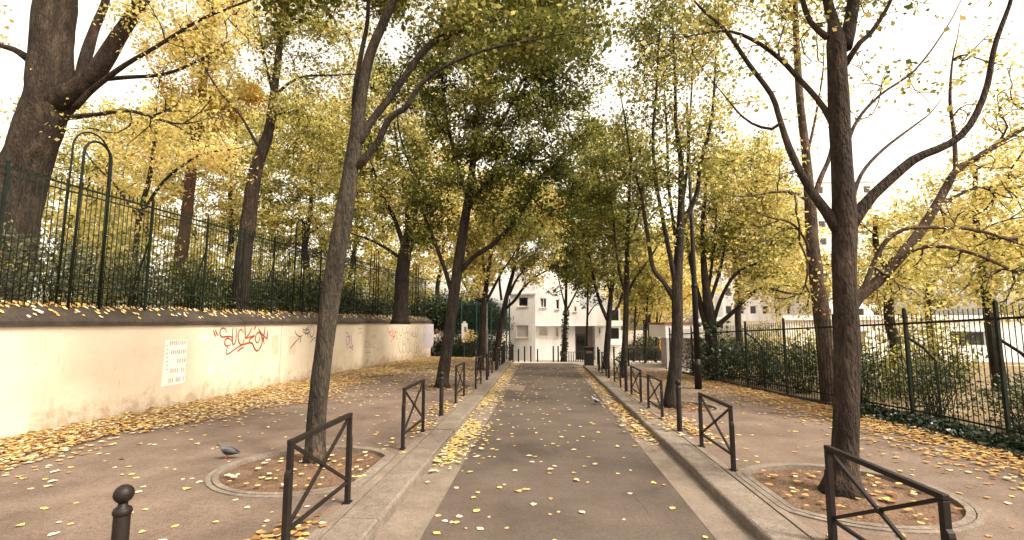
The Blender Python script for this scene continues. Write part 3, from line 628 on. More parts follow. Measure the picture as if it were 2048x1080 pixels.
def window(root, a, b, c, d, Y, kind='glass', depth=.2, split=False):
    y = Y+depth-.03; m = MB(); t = .06
    for (p, q, r_, s) in ((a+.002, b-.002, c+.002, c+t), (a+.002, b-.002, d-t, d-.002), (a+.002, a+t, c+t, d-t), (b-t, b-.002, c+t, d-t)): m.box(((p+q)/2, y, (r_+s)/2), (q-p, .06, s-r_))
    if split: m.box(((a+b)/2, y, (c+d)/2), (.07, .05, d-c-2*t))
    f = m.build('window', 'white_trim', root)
    if kind == 'glass': m = MB(); m.box(((a+b)/2, y+.02, (c+d)/2), (b-a-2*t, .012, d-c-2*t)); m.build('pane', 'glass', f)
    else:
        k = int((d-c)/.11)
        for i in range(k):
            z = c+t+(d-c-2*t)*(i+.5)/k; m = MB(); m.box(((a+b)/2, y-.035+.006*(i % 2), z), (b-a-2*t, .02, (d-c-2*t)/k-.012)); m.build('slat', 'shutter', f)
        m = MB(); m.box(((a+b)/2, y+.02, (c+d)/2), (b-a-2*t, .01, d-c-2*t)); m.build('backing', 'mortar', f)
    m = MB(); m.box(((a+b)/2, Y-.03, c-.03), (b-a+.16, .14, .05)); m.build('sill', 'white_trim', f)
def pxr(x0, x1, y0, y1, Y): a = P(x0, y1, Y); b = P(x1, y0, Y); return (a.x, b.x, a.z, b.z)
def white_building():
    YA = 42.0; YB = 43.2; g = -1.2
    root = empty('white_building', (P(1045, 710, YA).x, YA, gz(YA))); tag(root, 'stepped white rendered building with square windows at the end of the street', 'building')
    xa0, xa1 = P(1020, 650, YA).x, P(1071, 650, YA).x
    o1 = pxr(1037, 1056, 594, 613, YA); o2 = pxr(1033, 1057, 650, 675, YA); o0 = pxr(1037, 1056, 520, 545, YA)
    m = MB(); facade(m, xa0, xa1, g, 8.6, YA, [o1, o2, o0])
    m.add([(xa0, YA, g), (xa0, YA+12, g), (xa0, YA+12, 8.6), (xa0, YA, 8.6)], [(3, 2, 1, 0)]); m.add([(xa1, YA, g), (xa1, YA+12, g), (xa1, YA+12, 8.6), (xa1, YA, 8.6)], [(0, 1, 2, 3)])
    m.add([(xa0, YA, 8.6), (xa1, YA, 8.6), (xa1, YA+12, 8.6), (xa0, YA+12, 8.6)], [(0, 1, 2, 3)]); m.build('wall', 'white_wall', root)
    window(root, *o1, YA); window(root, *o2, YA, 'shutter'); window(root, *o0, YA)
    m = MB(); m.box(((xa0+xa1)/2, YA-.06, 4.95), (xa1-xa0+.1, .2, .12)); m.build('cornice', 'white_trim', root)
    # middle upper block
    xm1 = P(1160, 650, YB).x; zl = P(1100, 652, YB).z
    ops = [pxr(1081, 1093, 596, 615, YB), pxr(1112, 1118.5, 599, 618, YB), pxr(1148, 1153, 613, 623, YB)]
    m = MB(); facade(m, xa1+.002, xm1, zl, 6.6, YB, ops); m.add([(xm1, YB, zl), (xm1, YB+10, zl), (xm1, YB+10, 6.6), (xm1, YB, 6.6)], [(0, 1, 2, 3)])
    m.add([(xa1, YB, 6.6), (xm1, YB, 6.6), (xm1, YB+10, 6.6), (xa1, YB+10, 6.6)], [(0, 1, 2, 3)]); m.add([(xa1, YB, zl), (xm1, YB, zl), (xm1, YB+1, zl), (xa1, YB+1, zl)], [(3, 2, 1, 0)]); m.build('wall', 'white_wall', root)
    window(root, *ops[0], YB, split=True); window(root, *ops[1], YB); window(root, *ops[2], YB)
    m = MB(); m.box((xa1+1.2, YB+4.6, 7.6), (2.2, 8, 2.0)); m.build('upper_storey', 'white_wall', root)
    # right upper block, lower
    xr1 = P(1213, 650, YB).x; zr = P(1190, 612, YB).z
    m = MB(); m.box(((xm1+xr1)/2+.002, YB+4.1, (zl+zr)/2), (xr1-xm1, 8, zr-zl)); m.build('wall', 'white_wall', root)
    m = MB(); m.box(((xa1+xr1)/2, YB-.03, zl+.03), (xr1-xa1-.01, .1, .06)); m.build('ledge', 'white_trim', root)
    # ground floor set back, with alcove
    YC = YB+.45; xl0, xl1 = P(1150, 650, YC).x, P(1190, 650, YC).x
    o3 = pxr(1078, 1095, 653, 672, YC); o4 = pxr(1111, 1117, 655, 674, YC)
    m = MB(); facade(m, xa1+.002, xl0, g, zl, YC, [o3, o4]); m.add([(xl0, YC, g), (xl0, YC+2.5, g), (xl0, YC+2.5, zl), (xl0, YC, zl)], [(0, 1, 2, 3)]); m.build('wall', 'white_wall', root)
    window(root, *o3, YC, 'shutter'); window(root, *o4, YC, 'shutter')
    m = MB(); m.add([(xl0, YC+2.5, g), (xl1, YC+2.5, g), (xl1, YC+2.5, zl), (xl0, YC+2.5, zl)], [(0, 1, 2, 3)]); m.build('alcove_wall', 'pinkwall', root)
    m = MB(); m.box(((xl0+xl1)/2-.2, YC+2.44, g+1.6), (1.0, .06, 2.3)); d = m.build('door', 'lampgrey', root); m = MB(); m.box(((xl0+xl1)/2-.2, YC+2.4, g+1.9), (.7, .03, 1.3)); m.build('pane', 'glass', d)
    o5 = pxr(1197, 1201, 655, 668, YC)
    m = MB(); facade(m, xl1, xr1, g, zl, YC, [o5]); m.add([(xl1, YC, g), (xl1, YC+2.5, g), (xl1, YC+2.5, zl), (xl1, YC, zl)], [(3, 2, 1, 0)]); m.add([(xr1, YC, g), (xr1, YC+8, g), (xr1, YC+8, zl), (xr1, YC, zl)], [(0, 1, 2, 3)]); m.build('wall', 'white_wall', root)
    window(root, *o5, YC)
    # balconied wing further right
    YD = 47.5; x0, x1 = P(1213, 650, YD).x, P(1241, 650, YD).x
    m = MB(); m.box(((x0+x1)/2+.1, YD+4, 1.3), (x1-x0, 7, 5.2)); m.build('wing', 'white_wall', root)
    for z in (.8, 2.5): m = MB(); m.box(((x0+x1)/2+.1, YD-.1, z), (x1-x0+.1, 1.2, .5)); b = m.build('balcony', 'white_trim', root); m = MB(); m.box(((x0+x1)/2+.1, YD+.47, z+.75), (.9, .05, 1.0)); m.build('balcony_door', 'glass', b)
white_building()
def slab_building(name, label, px0, px1, pytop, Y, mat, rows, cols, zb=0, depth=12, winw=.5, winh=.5):
    x0, x1 = P(px0, 500, Y).x, P(px1, 500, Y).x; zt = P((px0+px1)/2, pytop, Y).z
    root = empty(name, ((x0+x1)/2, Y, zb)); tag(root, label, 'building'); ops = []
    for r_ in range(rows):
        for c in range(cols):
            cx = x0+(x1-x0)*(c+.5)/cols; cz = zb+(zt-zb)*(r_+.55)/rows; ww = (x1-x0)/cols*winw/2; hh = (zt-zb)/rows*winh/2; ops.append((cx-ww, cx+ww, cz-hh, cz+hh))
    m = MB(); facade(m, x0, x1, zb-1, zt, Y, ops)
    for x, fl in ((x0, 1), (x1, 0)): m.add([(x, Y, zb-1), (x, Y+depth, zb-1), (x, Y+depth, zt), (x, Y, zt)], [(3, 2, 1, 0) if fl else (0, 1, 2, 3)])
    m.add([(x0, Y, zt), (x1, Y, zt), (x1, Y+depth, zt), (x0, Y+depth, zt)], [(0, 1, 2, 3)]); m.build('wall', mat, root)
    for o in ops:
        m = MB(); m.box(((o[0]+o[1])/2, Y+.2, (o[2]+o[3])/2), (o[1]-o[0]-.002, .02, o[3]-o[2]-.002)); wv = m.build('window', 'white_trim', root)
        m = MB(); m.box(((o[0]+o[1])/2, Y+.185, (o[2]+o[3])/2), ((o[1]-o[0])*.86, .012, (o[3]-o[2])*.88)); m.build('pane', 'glass', wv)
    m = MB(); m.box(((x0+x1)/2, Y+.1, zt+.15), (x1-x0+.3, .5, .3)); m.build('parapet', 'white_trim', root)
    return root
slab_building('apartment_tower', 'pale grey apartment tower glimpsed behind the big right tree', 1632, 1760, 364, 85, 'white_trim', 9, 4, 0, 14, .45, .4)
slab_building('apartment_block', 'pale apartment block seen through leaves behind the lamp post', 1440, 1610, 425, 95, 'white_wall', 7, 7, 0, 14, .5, .45)
slab_building('low_white_hall', 'long low white hall seen through the right railing and bushes', 1560, 2300, 640, 34, 'white_trim', 1, 3, 0, 10, .3, .35)
# white kiosk with column and rust roof at the end of the right railing
def kiosk():
    Y = 26.8; root = empty('white_kiosk', (P(1400, 735, Y).x, Y, .05)); tag(root, 'low white flat-roofed kiosk with grey column and rusty roof edge behind the railing', 'kiosk')
    x0, x1 = P(1331, 660, Y).x, P(1412, 660, Y).x; zt, zm = P(1350, 649, Y).z, P(1350, 676, Y).z
    m = MB(); m.box(((x0+x1)/2, Y+2, (zt+zm)/2), (x1-x0, 4, zt-zm)); m.build('fascia', 'white_trim', root)
    m = MB(); m.box(((x0+x1)/2, Y+2, zt+.06), (x1-x0+.1, 4.1, .11)); r_ = m.build('roof', 'roofred', root)
    m = MB(); m.box((x0+.14, Y+.16, zm/2), (.26, .26, zm)); m.build('column', 'lampgrey', root)
    for k in range(5): m = MB(); m.box((x0+.05+.045*k, Y+.02, zm/2), (.018, .02, zm-.02)); m.build('flute', 'white_trim', root)
    m = MB(); m.box(((x0+x1)/2+.3, Y+2.4, zm/2), (x1-x0-.7, 3, zm)); m.build('back_wall', 'pinkwall', root)
    Y2 = 30; a, b = P(1425, 690, Y2), P(1505, 690, Y2); vs = []; n = 12; h = P(1465, 634, Y2).z
    root2 = empty('arched_shelter', ((a.x+b.x)/2, Y2, 0)); tag(root2, 'white shelter with rounded arched roof behind the right railing', 'shelter')
    m = MB(); cx = (a.x+b.x)/2; rx = (b.x-a.x)/2
    pr = [(cx-rx*math.cos(math.pi*i/n), 1.35+(h-1.35)*math.sin(math.pi*i/n)) for i in range(n+1)]
    vs = [(x, yy, z) for yy in (Y2, Y2+5) for x, z in pr]+[(x, yy, z-.0) for yy in (Y2, Y2+5) for x, z in ((cx-rx, 0), (cx+rx, 0))]
    m.add(vs, [(i, i+1, i+n+2, i+n+1) for i in range(n)]+[tuple(range(n, -1, -1))[:]]); m.build('roof', 'white_trim', root2, True)
    for s in (-1, 1): m = MB(); m.box((cx+s*(rx-.06), Y2+2.5, .67), (.12, 5, 1.36)); m.build('side_wall', 'white_trim', root2)
kiosk()
# ------------------------------------------------------------------ trees
def resample(pts, step):
    """pts: list of (Vector, r) -> smoothed"""
    c = catmull([p for p, _ in pts], 8); rr = []; n = len(pts)
    for i in range(len(c)):
        t = i/8; k = min(int(t), n-2); f = t-k; rr.append(pts[k][1]*(1-f)+pts[k+1][1]*f)
    out = [(c[0], rr[0])]; acc = 0
    for i in range(1, len(c)):
        acc += (c[i]-c[i-1]).length
        if acc >= step or i == len(c)-1: out.append((c[i], rr[i])); acc = 0
    return out
def pxstem(pts, Y, dY=0):
    n = len(pts)-1; out = []; SW = TW[0]
    for i, (x, y, w_) in enumerate(pts):
        p = P(x, y, Y+dY*i/max(1, n)); out.append((p, SW*w_/2*(p-CAM).dot(FW)/FPX))
    d = out[-1][0]-out[-2][0]; L = min(d.length, 1.2); d.normalize(); r = out[-1][1]
    d = (d+Vector((random.uniform(-.25, .25), random.uniform(-.25, .25), .12))).normalized()
    out += [(out[-1][0]+d*L*.6, r*.6), (out[-1][0]+d*L*1.1+Vector((0, 0, .1*L)), .006)]
    return out
def prisms(name, A, B, ra, rb, mat, parent, n=4):
    A, B = np.array(A), np.array(B); d = B-A; L = np.linalg.norm(d, axis=1)[:, None]; d = d/np.maximum(L, 1e-6)
    ref = np.where(np.abs(d[:, 2:3]) < .9, np.array([[0, 0, 1.]]), np.array([[1., 0, 0]])); u = np.cross(d, ref); u /= np.linalg.norm(u, axis=1)[:, None]; v = np.cross(d, u)
    k = len(A); V = np.empty((k, 2*n, 3)); F = []
    for j in range(n):
        a = 2*math.pi*j/n; o = u*math.cos(a)+v*math.sin(a); V[:, j] = A+o*np.array(ra)[:, None]; V[:, n+j] = B+o*np.array(rb)[:, None]
    base = np.arange(k)[:, None, None]*2*n; fq = np.array([[j, (j+1) % n, n+(j+1) % n, n+j] for j in range(n)])[None]
    F = (base+fq).reshape(-1, 4); me = bpy.data.meshes.new(name); o0 = np.array(wloc(parent))
    me.vertices.add(k*2*n); me.vertices.foreach_set('co', (V.reshape(-1, 3)-o0).astype(np.float32).ravel())
    me.loops.add(F.size); me.loops.foreach_set('vertex_index', F.ravel().astype(np.int32)); me.polygons.add(len(F)); me.polygons.foreach_set('loop_start', np.arange(0, F.size, 4, dtype=np.int32))
    me.update(calc_edges=True); me.polygons.foreach_set('use_smooth', [True]*len(F))
    o = link(name, me, mat, parent); o['kind'] = 'stuff'; return o
LEAFCOUNT = [0]; LEAFK = 3.2; TW = [.84]
def tree(name, label, cat, stems, blobs, bark, leaf, tone=(.4, .16), cover=1., lsize=.1, group=None, base=None, twigs=None, flare=1.35, upbias=.5, trunk_n=12, tipr=.0095, sigma=None, leaf_lo=0, frame=True):
    """stems[0] = trunk as [(Vector, r)], others = limbs; blobs = [(centre, rx, ry, rz)]"""
    tr = stems[0]
    if base is not None:
        b = Vector(base); r0 = tr[0][1]; d = tr[0][0]-b
        if d.length > .6: tr = [(b, r0*flare*1.05), (b+d*min(.4, .35/d.length+.02), r0*1.08)]+tr
        else: tr = [(b, r0*flare*1.15)]+[(tr[0][0]*.5+b*.5+Vector((0, 0, .22)), r0*1.08)]+tr[1:]
    root = empty(name, tr[0][0]); tag(root, label, cat, group)
    nodes = []; ndirs = []
    for si, st in enumerate([tr]+stems[1:]):
        rs = resample(st, .16 if si == 0 else .14); m = MB(); m.tube([p for p, _ in rs], [r for _, r in rs], trunk_n if si == 0 else max(6, trunk_n-4), rough=.045, seed=si+int(abs(tr[0][0].x)*97))
        m.build('trunk' if si == 0 else 'limb', bark, root, True)
        L = len(rs); cut = int(L*.45) if si == 0 else int(L*.22)
        for i, (p, r) in enumerate(rs):
            if i >= cut and i % 2 == 0:
                nodes.append(tuple(p)); dd = (rs[min(i+1, L-1)][0]-rs[max(i-1, 0)][0]).normalized(); ndirs.append(tuple(dd))
    NS = len(nodes)
    # attractors
    vol = [b[1]*b[2]*b[3]*4.19 for b in blobs]; tot = sum(vol)
    nt_ = twigs or int(min(520, max(60, tot*1.3)))
    pts = []
    for b, v in zip(blobs, vol):
        k = max(4, int(nt_*v/tot)); q = rng.normal(size=(k, 3)); q /= np.linalg.norm(q, axis=1)[:, None]; q *= rng.random(k)[:, None]**.42
        pts.append(np.array(b[0])+q*np.array(b[1:4]))
    pts = np.concatenate(pts); NA = np.array(nodes)
    d0 = np.array([np.min(np.linalg.norm(NA-p, axis=1)) for p in pts]); pts = pts[np.argsort(d0)]
    cap = NS+len(pts)*8; arr = np.zeros((cap, 3)); arr[:NS] = NA; dep = np.zeros(cap); ndir = np.zeros((cap, 3)); ndir[:NS] = np.array(ndirs); parent = np.full(cap, -1); n = NS; tips = []
    for p in pts:
        df = p-arr[:n]; dl = np.linalg.norm(df, axis=1); cs = (df*ndir[:n]).sum(1)/np.maximum(dl, 1e-6)
        d = dl*(1+.75*(1-cs))+.2*dep[:n]; j = int(np.argmin(d)); q = arr[j]; L = dl[j]; nd = ndir[j]
        if L < .05: continue
        k = min(7, max(2, int(L/.3))); prev = j
        for s in range(1, k+1):
            t = s/k; x = q+(p-q)*t
            if s < k: x = x+rng.normal(size=3)*.05*min(1, L*.4)+nd*.22*L*math.sin(math.pi*t)*(1-t)
            e = x-arr[prev]; ndir[n] = e/max(1e-6, np.linalg.norm(e)); arr[n] = x; parent[n] = prev; dep[n] = dep[prev]+L/k; prev = n; n += 1
        tips.append(prev)
    cnt = np.zeros(n); cnt[tips] = 1
    for i in range(n-1, NS-1, -1):
        if parent[i] >= 0: cnt[parent[i]] += max(cnt[i], .3)
    rad = tipr*np.maximum(cnt, .6)**.47
    idx = np.arange(NS, n); A = arr[parent[idx]]; B = arr[idx]
    ra = np.where(parent[idx] >= NS, rad[parent[idx]], rad[idx]*1.15); ra = np.minimum(ra, rad[idx]*1.6)
    prisms('branches', A, B, ra, rad[idx], bark, root)
    # leaves
    lsize *= .88; nl = int(LEAFK*cover*tot*.82/(lsize*lsize)); sg = sigma or .25
    ok = np.where(dep[NS:n] > leaf_lo)[0]+NS
    c = rng.choice(ok, nl); t = rng.random(nl)[:, None]; pc = parent[c]; C = arr[c]*t+arr[np.maximum(pc, 0)]*(1-t)+rng.normal(size=(nl, 3))*sg*np.array([1, 1, .75])
    ph = rng.random(3)*6
    low = np.sin(C[:, 0]*1.1+ph[0])+np.sin(C[:, 1]*1.0+ph[1])+np.sin(C[:, 2]*1.3+ph[2])
    tn = tone[0]-.03+tone[1]*rng.normal(size=nl)+.075*low
    quads_mesh('crown', leaf_quads(C, lsize, upbias), tn, leaf, root); LEAFCOUNT[0] += nl
    return root
def Bp(px, py, Y, r, ry=None, rz=None): return (tuple(P(px, py, Y)), r, ry or r, rz or r)
G_L, G_R = 'street trees on the left pavement', 'street trees on the right pavement'
# --- L1
Y = 8.0
tree('street_tree', 'leaning lichen-barked near tree on the left pavement, forking above the wall', 'tree', [
    pxstem([(627, 925, 46), (636, 800, 43), (655, 640, 44), (672, 520, 45), (690, 420, 42), (703, 330, 36), (712, 270, 33), (725, 180, 26), (740, 110, 23), (765, 50, 22), (787, 0, 20), (805, -60, 16), (820, -180, 9)], Y),
    pxstem([(714, 290, 22), (745, 240, 18), (780, 195, 17), (805, 160, 17), (840, 110, 16), (870, 82, 16), (925, 58, 12), (965, 0, 10), (985, -60, 8)], Y, .4),
    pxstem([(716, 335, 20), (755, 285, 16), (780, 235, 15), (812, 215, 14), (845, 165, 11), (905, 125, 9), (990, 95, 7), (1090, 75, 4)], Y, -.5),
    pxstem([(712, 280, 14), (708, 200, 12), (722, 110, 12), (735, 40, 10), (738, -60, 8)], Y, .6)],
    [Bp(720, -190, Y, 2.1), Bp(900, -160, Y+.3, 2.0), Bp(1010, -10, Y+.3, 1.25), Bp(1085, 70, Y-.2, 1.0), Bp(620, -60, Y-.2, 1.1), Bp(1080, -120, Y+.6, 1.7), Bp(1130, 10, Y+.4, .8), Bp(960, 90, Y, .7)],
    'barkL', 'leafL', (.38, .18), .85, .095, G_L, base=(G(627, 925).x, Y, ZP-.03), flare=1.25)
# --- L2
TW[0] = .74
Y = 17.6
tree('street_tree', 'dark second tree on the left pavement with wide olive crown over the road', 'tree', [
    pxstem([(884, 775, 32), (896, 680, 30), (908, 590, 30), (922, 490, 27), (938, 390, 22), (946, 320, 18), (950, 250, 13), (968, 160, 10), (985, 60, 7)], Y),
    pxstem([(918, 545, 14), (950, 512, 13), (990, 485, 12), (1040, 430, 11), (1075, 360, 9), (1112, 328, 6)], Y, -1),
    pxstem([(934, 420, 14), (965, 375, 12), (995, 355, 11), (1040, 325, 9), (1075, 322, 6)], Y, -.6),
    pxstem([(906, 595, 14), (890, 540, 11), (868, 480, 10), (845, 420, 8), (826, 350, 6), (800, 270, 5)], Y, .5),
    pxstem([(944, 330, 13), (985, 270, 10), (1012, 228, 8), (1060, 130, 6)], Y, .3),
    pxstem([(936, 400, 12), (915, 330, 9), (895, 250, 8), (885, 160, 6)], Y, .6)],
    [Bp(900, 330, Y, 2.1), Bp(1035, 300, Y-.3, 2.3), Bp(1095, 410, Y-1, 1.5), Bp(980, 170, Y, 2.6), Bp(1080, 110, Y, 2.7), Bp(840, 440, Y, 1.3), Bp(1120, 250, Y, 1.9), Bp(880, 130, Y, 2.2), Bp(1010, 10, Y, 2.4), Bp(1110, 0, Y, 1.9), Bp(1000, 440, Y-.5, 1.2), Bp(1150, 160, Y, 1.1)],
    'barkD', 'leafL', (.31, .18), .7, .125, G_L, tipr=.013, twigs=480, base=(G(884, 775).x, Y, ZP-.03))
# --- L3, L4
Y = 24.3
tree('street_tree', 'slim third tree on the left pavement with golden leaves, beside the slim mast', 'tree', [
    pxstem([(961, 741, 17), (966, 660, 16), (969, 600, 15), (976, 550, 12), (985, 480, 9), (990, 420, 6)], Y), pxstem([(968, 612, 9), (985, 580, 8), (1003, 545, 6), (1020, 520, 4)], Y, -.4), pxstem([(966, 602, 8), (948, 597, 6), (935, 580, 5), (925, 560, 3)], Y, -.3), pxstem([(972, 570, 7), (967, 530, 6), (962, 480, 4)], Y, .3)],
    [Bp(955, 520, Y, 1.5), Bp(990, 490, Y, 1.6), Bp(960, 430, Y, 2.0), Bp(1010, 410, Y, 2.2), Bp(930, 560, Y-.3, .9), Bp(915, 500, Y, 1.3)], 'barkD', 'leafL', (.66, .14), .8, .15, G_L, base=(G(961, 741).x, Y, ZP-.03))
Y = 30.5
tree('street_tree', 'fourth tree on the left pavement, forked low, golden leaves before the white building', 'tree', [
    pxstem([(993, 722, 18), (1000, 660, 16), (1008, 618, 14), (1018, 575, 12), (1030, 530, 9), (1040, 480, 6)], Y), pxstem([(1006, 622, 9), (1030, 600, 8), (1045, 578, 7), (1068, 556, 5), (1095, 540, 4)], Y, -.6), pxstem([(1003, 600, 7), (999, 560, 6), (1003, 520, 4)], Y, .4), pxstem([(1018, 590, 8), (1032, 560, 6), (1048, 540, 5)], Y, .3)],
    [Bp(1040, 525, Y, 1.5, 1.5, 1.0), Bp(1078, 515, Y-.3, 1.4, 1.4, .9), Bp(1030, 460, Y, 2.2), Bp(1085, 440, Y, 2.2), Bp(1000, 520, Y, 1.1), Bp(1060, 400, Y, 2.3), Bp(1068, 562, Y-.5, .6)], 'barkD', 'leafL', (.62, .15), .8, .18, G_L, base=(G(993, 722).x, Y, ZP-.03))
# --- far crossing trees
Y = 35.5
ft = tree('ivy_clad_tree', 'straight tree with ivy-clad trunk standing on the far side of the crossing', 'tree', [
    pxstem([(1127, 718, 13), (1129, 680, 12), (1131, 640, 10), (1132, 600, 8), (1133, 540, 6), (1134, 470, 4)], Y), pxstem([(1131, 625, 6), (1142, 605, 5), (1152, 585, 4)], Y), pxstem([(1132, 620, 5), (1126, 595, 4), (1118, 560, 3)], Y)],
    [Bp(1130, 540, Y, 1.8), Bp(1110, 490, Y, 2.2), Bp(1150, 480, Y, 2.2), Bp(1160, 545, Y, 1.2), Bp(1130, 400, Y, 3), Bp(1180, 420, Y, 2.6)], 'barkD', 'leafL', (.3, .14), .85, .2, 'far trees by the crossing', base=(P(1127, 718, Y).x, Y, gz(Y)-.05))
C = np.array([tuple(P(1127+5*t+random.uniform(-7, 7), 716-95*t, Y+random.uniform(-.25, .25))) for t in np.linspace(0, 1, 420)])
quads_mesh('ivy', leaf_quads(C, .16, .2), .6+.3*rng.normal(size=len(C)), 'ivy', ft)
Y = 38.5
tree('small_street_tree', 'small thin tree in front of the alcove of the white building', 'tree', [pxstem([(1172, 712, 7), (1174, 660, 6), (1175, 620, 6), (1176, 570, 4), (1176, 520, 3)], Y), pxstem([(1175, 632, 4), (1186, 615, 3), (1196, 606, 2)], Y)],
    [Bp(1175, 575, Y, 1.5), Bp(1190, 545, Y, 1.6), Bp(1165, 530, Y, 1.5), Bp(1180, 490, Y, 2)], 'barkD', 'leafL', (.35, .14), .8, .2, 'far trees by the crossing', base=(P(1172, 712, Y).x, Y, gz(Y)-.05))
# --- R1
TW[0] = .79
Y = 6.95
tree('street_tree', 'thick dark near tree on the right pavement with long bent side limbs', 'tree', [
    pxstem([(1689, 985, 66), (1690, 900, 60), (1694, 700, 57), (1689, 540, 55), (1690, 450, 56), (1682, 300, 48), (1676, 180, 46), (1673, 90, 44), (1668, 50, 26), (1655, 0, 22), (1645, -80, 18), (1640, -200, 9)], Y),
    pxstem([(1690, 95, 34), (1700, 50, 30), (1708, 0, 29), (1722, -90, 22), (1740, -200, 10)], Y, .2),
    pxstem([(1696, 455, 38), (1740, 397, 27), (1790, 350, 24), (1832, 316, 22), (1900, 287, 19), (1940, 250, 16), (1972, 180, 14), (1990, 90, 12), (2022, 0, 9), (2035, -70, 6)], Y, -.5),
    pxstem([(1680, 465, 34), (1650, 420, 24), (1618, 375, 20), (1582, 305, 17), (1560, 240, 13), (1543, 190, 13), (1500, 132, 11), (1450, 60, 9), (1405, 20, 6)], Y, .2),
    pxstem([(1668, 250, 18), (1640, 205, 13), (1600, 160, 12), (1560, 118, 11), (1510, 82, 9), (1455, 62, 6), (1390, 70, 4)], Y, .6),
    pxstem([(1655, 75, 16), (1622, 45, 13), (1605, 0, 12), (1590, -60, 8)], Y, .3), pxstem([(1690, 130, 16), (1720, 85, 13), (1745, 62, 11), (1780, 5, 8), (1800, -50, 6)], Y, -.3),
    pxstem([(1690, 300, 10), (1715, 240, 8), (1760, 190, 6), (1830, 140, 5), (1890, 60, 3)], Y, .8), pxstem([(1563, 245, 9), (1540, 258, 8), (1490, 238, 5), (1440, 180, 3)], Y, .3),
    pxstem([(1700, 420, 12), (1722, 350, 9), (1765, 300, 7), (1830, 250, 5)], Y, 1.0)],
    [Bp(1415, 40, Y+.3, .75), Bp(1480, 110, Y+.2, .6), Bp(1590, 90, Y+.4, .6), Bp(1680, -120, Y, 1.4), Bp(1770, 120, Y+.3, .55), Bp(1860, 160, Y+.6, .5), Bp(1560, -20, Y+.3, .7), Bp(1370, 90, Y+.5, .5), Bp(1800, -110, Y, 1.2), Bp(1560, -130, Y, 1.1), Bp(1740, 200, Y+.6, .35), Bp(1940, -60, Y-.4, .7)],
    'barkS', 'leafL', (.56, .16), .32, .085, G_R, base=(G(1689, 985).x, Y, ZP-.04), flare=1.6, trunk_n=16, twigs=330, tipr=.0045, sigma=.2)
# --- R2
Y = 13.7
tree('street_tree', 'second tree on the right pavement, several upright stems, beside the lamp post', 'tree', [
    pxstem([(1344, 814, 36), (1352, 720, 30), (1355, 640, 28), (1354, 580, 26), (1358, 500, 22), (1362, 430, 19), (1362, 330, 13), (1352, 250, 9), (1350, 150, 7), (1345, 50, 5)], Y),
    pxstem([(1352, 605, 15), (1328, 565, 12), (1306, 535, 11), (1292, 450, 10), (1280, 380, 8), (1262, 320, 6), (1250, 240, 4)], Y, .3),
    pxstem([(1352, 570, 15), (1338, 500, 12), (1322, 420, 10), (1310, 350, 9), (1306, 270, 8), (1312, 190, 6), (1318, 80, 4)], Y, -.4),
    pxstem([(1362, 450, 14), (1382, 415, 12), (1395, 380, 11), (1400, 330, 10), (1418, 265, 9), (1427, 200, 6), (1432, 100, 4)], Y, -.2),
    pxstem([(1350, 470, 9), (1338, 380, 8), (1335, 300, 6), (1330, 200, 4)], Y, .7), pxstem([(1360, 440, 9), (1375, 330, 7), (1380, 240, 5), (1385, 140, 4)], Y, .8)],
    [Bp(1290, 240, Y, 1.3), Bp(1350, 130, Y, 1.6), Bp(1425, 190, Y, 1.3), Bp(1275, 120, Y, 1.2), Bp(1385, 300, Y, 1.4), Bp(1310, 390, Y, 1.0), Bp(1440, 320, Y, 1.0), Bp(1330, 20, Y, 1.5), Bp(1420, 80, Y, 1.2), Bp(1260, 330, Y, .9), Bp(1440, 20, Y, 1.3)],
    'barkD', 'leafL', (.5, .16), .5, .105, G_R, base=(G(1344, 814).x, Y, ZP-.03))
# --- R3, R4
Y = 21.3
tree('street_tree', 'third slim tree on the right pavement behind a cross-braced barrier', 'tree', [pxstem([(1248, 756, 17), (1251, 660, 15), (1253, 560, 13), (1255, 480, 10), (1258, 400, 8), (1262, 320, 5)], Y), pxstem([(1252, 600, 8), (1268, 560, 7), (1290, 530, 5), (1310, 500, 4)], Y, .4), pxstem([(1252, 590, 8), (1238, 540, 7), (1230, 470, 6), (1222, 400, 4)], Y, -.4), pxstem([(1254, 500, 7), (1275, 440, 6), (1285, 370, 4)], Y)],
    [Bp(1250, 470, Y, 1.5), Bp(1232, 380, Y, 1.9), Bp(1275, 320, Y, 1.7), Bp(1285, 470, Y, 1.2), Bp(1225, 300, Y, 1.5), Bp(1300, 560, Y, .7), Bp(1265, 255, Y, 1.0), Bp(1205, 430, Y, 1.2)], 'barkD', 'leafL', (.4, .15), .62, .135, G_R, tipr=.012, base=(G(1248, 756).x, Y, ZP-.03))
Y = 25.5
tree('street_tree', 'fourth tree on the right pavement with forked trunk near the dark bin', 'tree', [pxstem([(1213, 739, 17), (1216, 670, 15), (1219, 620, 13), (1225, 560, 11), (1229, 490, 8), (1230, 420, 5)], Y), pxstem([(1215, 640, 10), (1200, 605, 8), (1188, 560, 7), (1178, 510, 5), (1165, 460, 3)], Y, -.3), pxstem([(1217, 640, 9), (1235, 615, 7), (1245, 590, 5)], Y, .2), pxstem([(1222, 590, 7), (1210, 540, 6), (1205, 480, 4)], Y, .5)],
    [Bp(1205, 510, Y, 1.9), Bp(1180, 440, Y, 2.0), Bp(1230, 420, Y, 2.2), Bp(1170, 530, Y, 1.2), Bp(1240, 540, Y, 1.3), Bp(1195, 340, Y, 2.2), Bp(1170, 290, Y, 1.5), Bp(1220, 280, Y, 1.4)], 'barkD', 'leafL', (.36, .15), .66, .16, G_R, tipr=.012, base=(G(1213, 739).x, Y, ZP-.03))
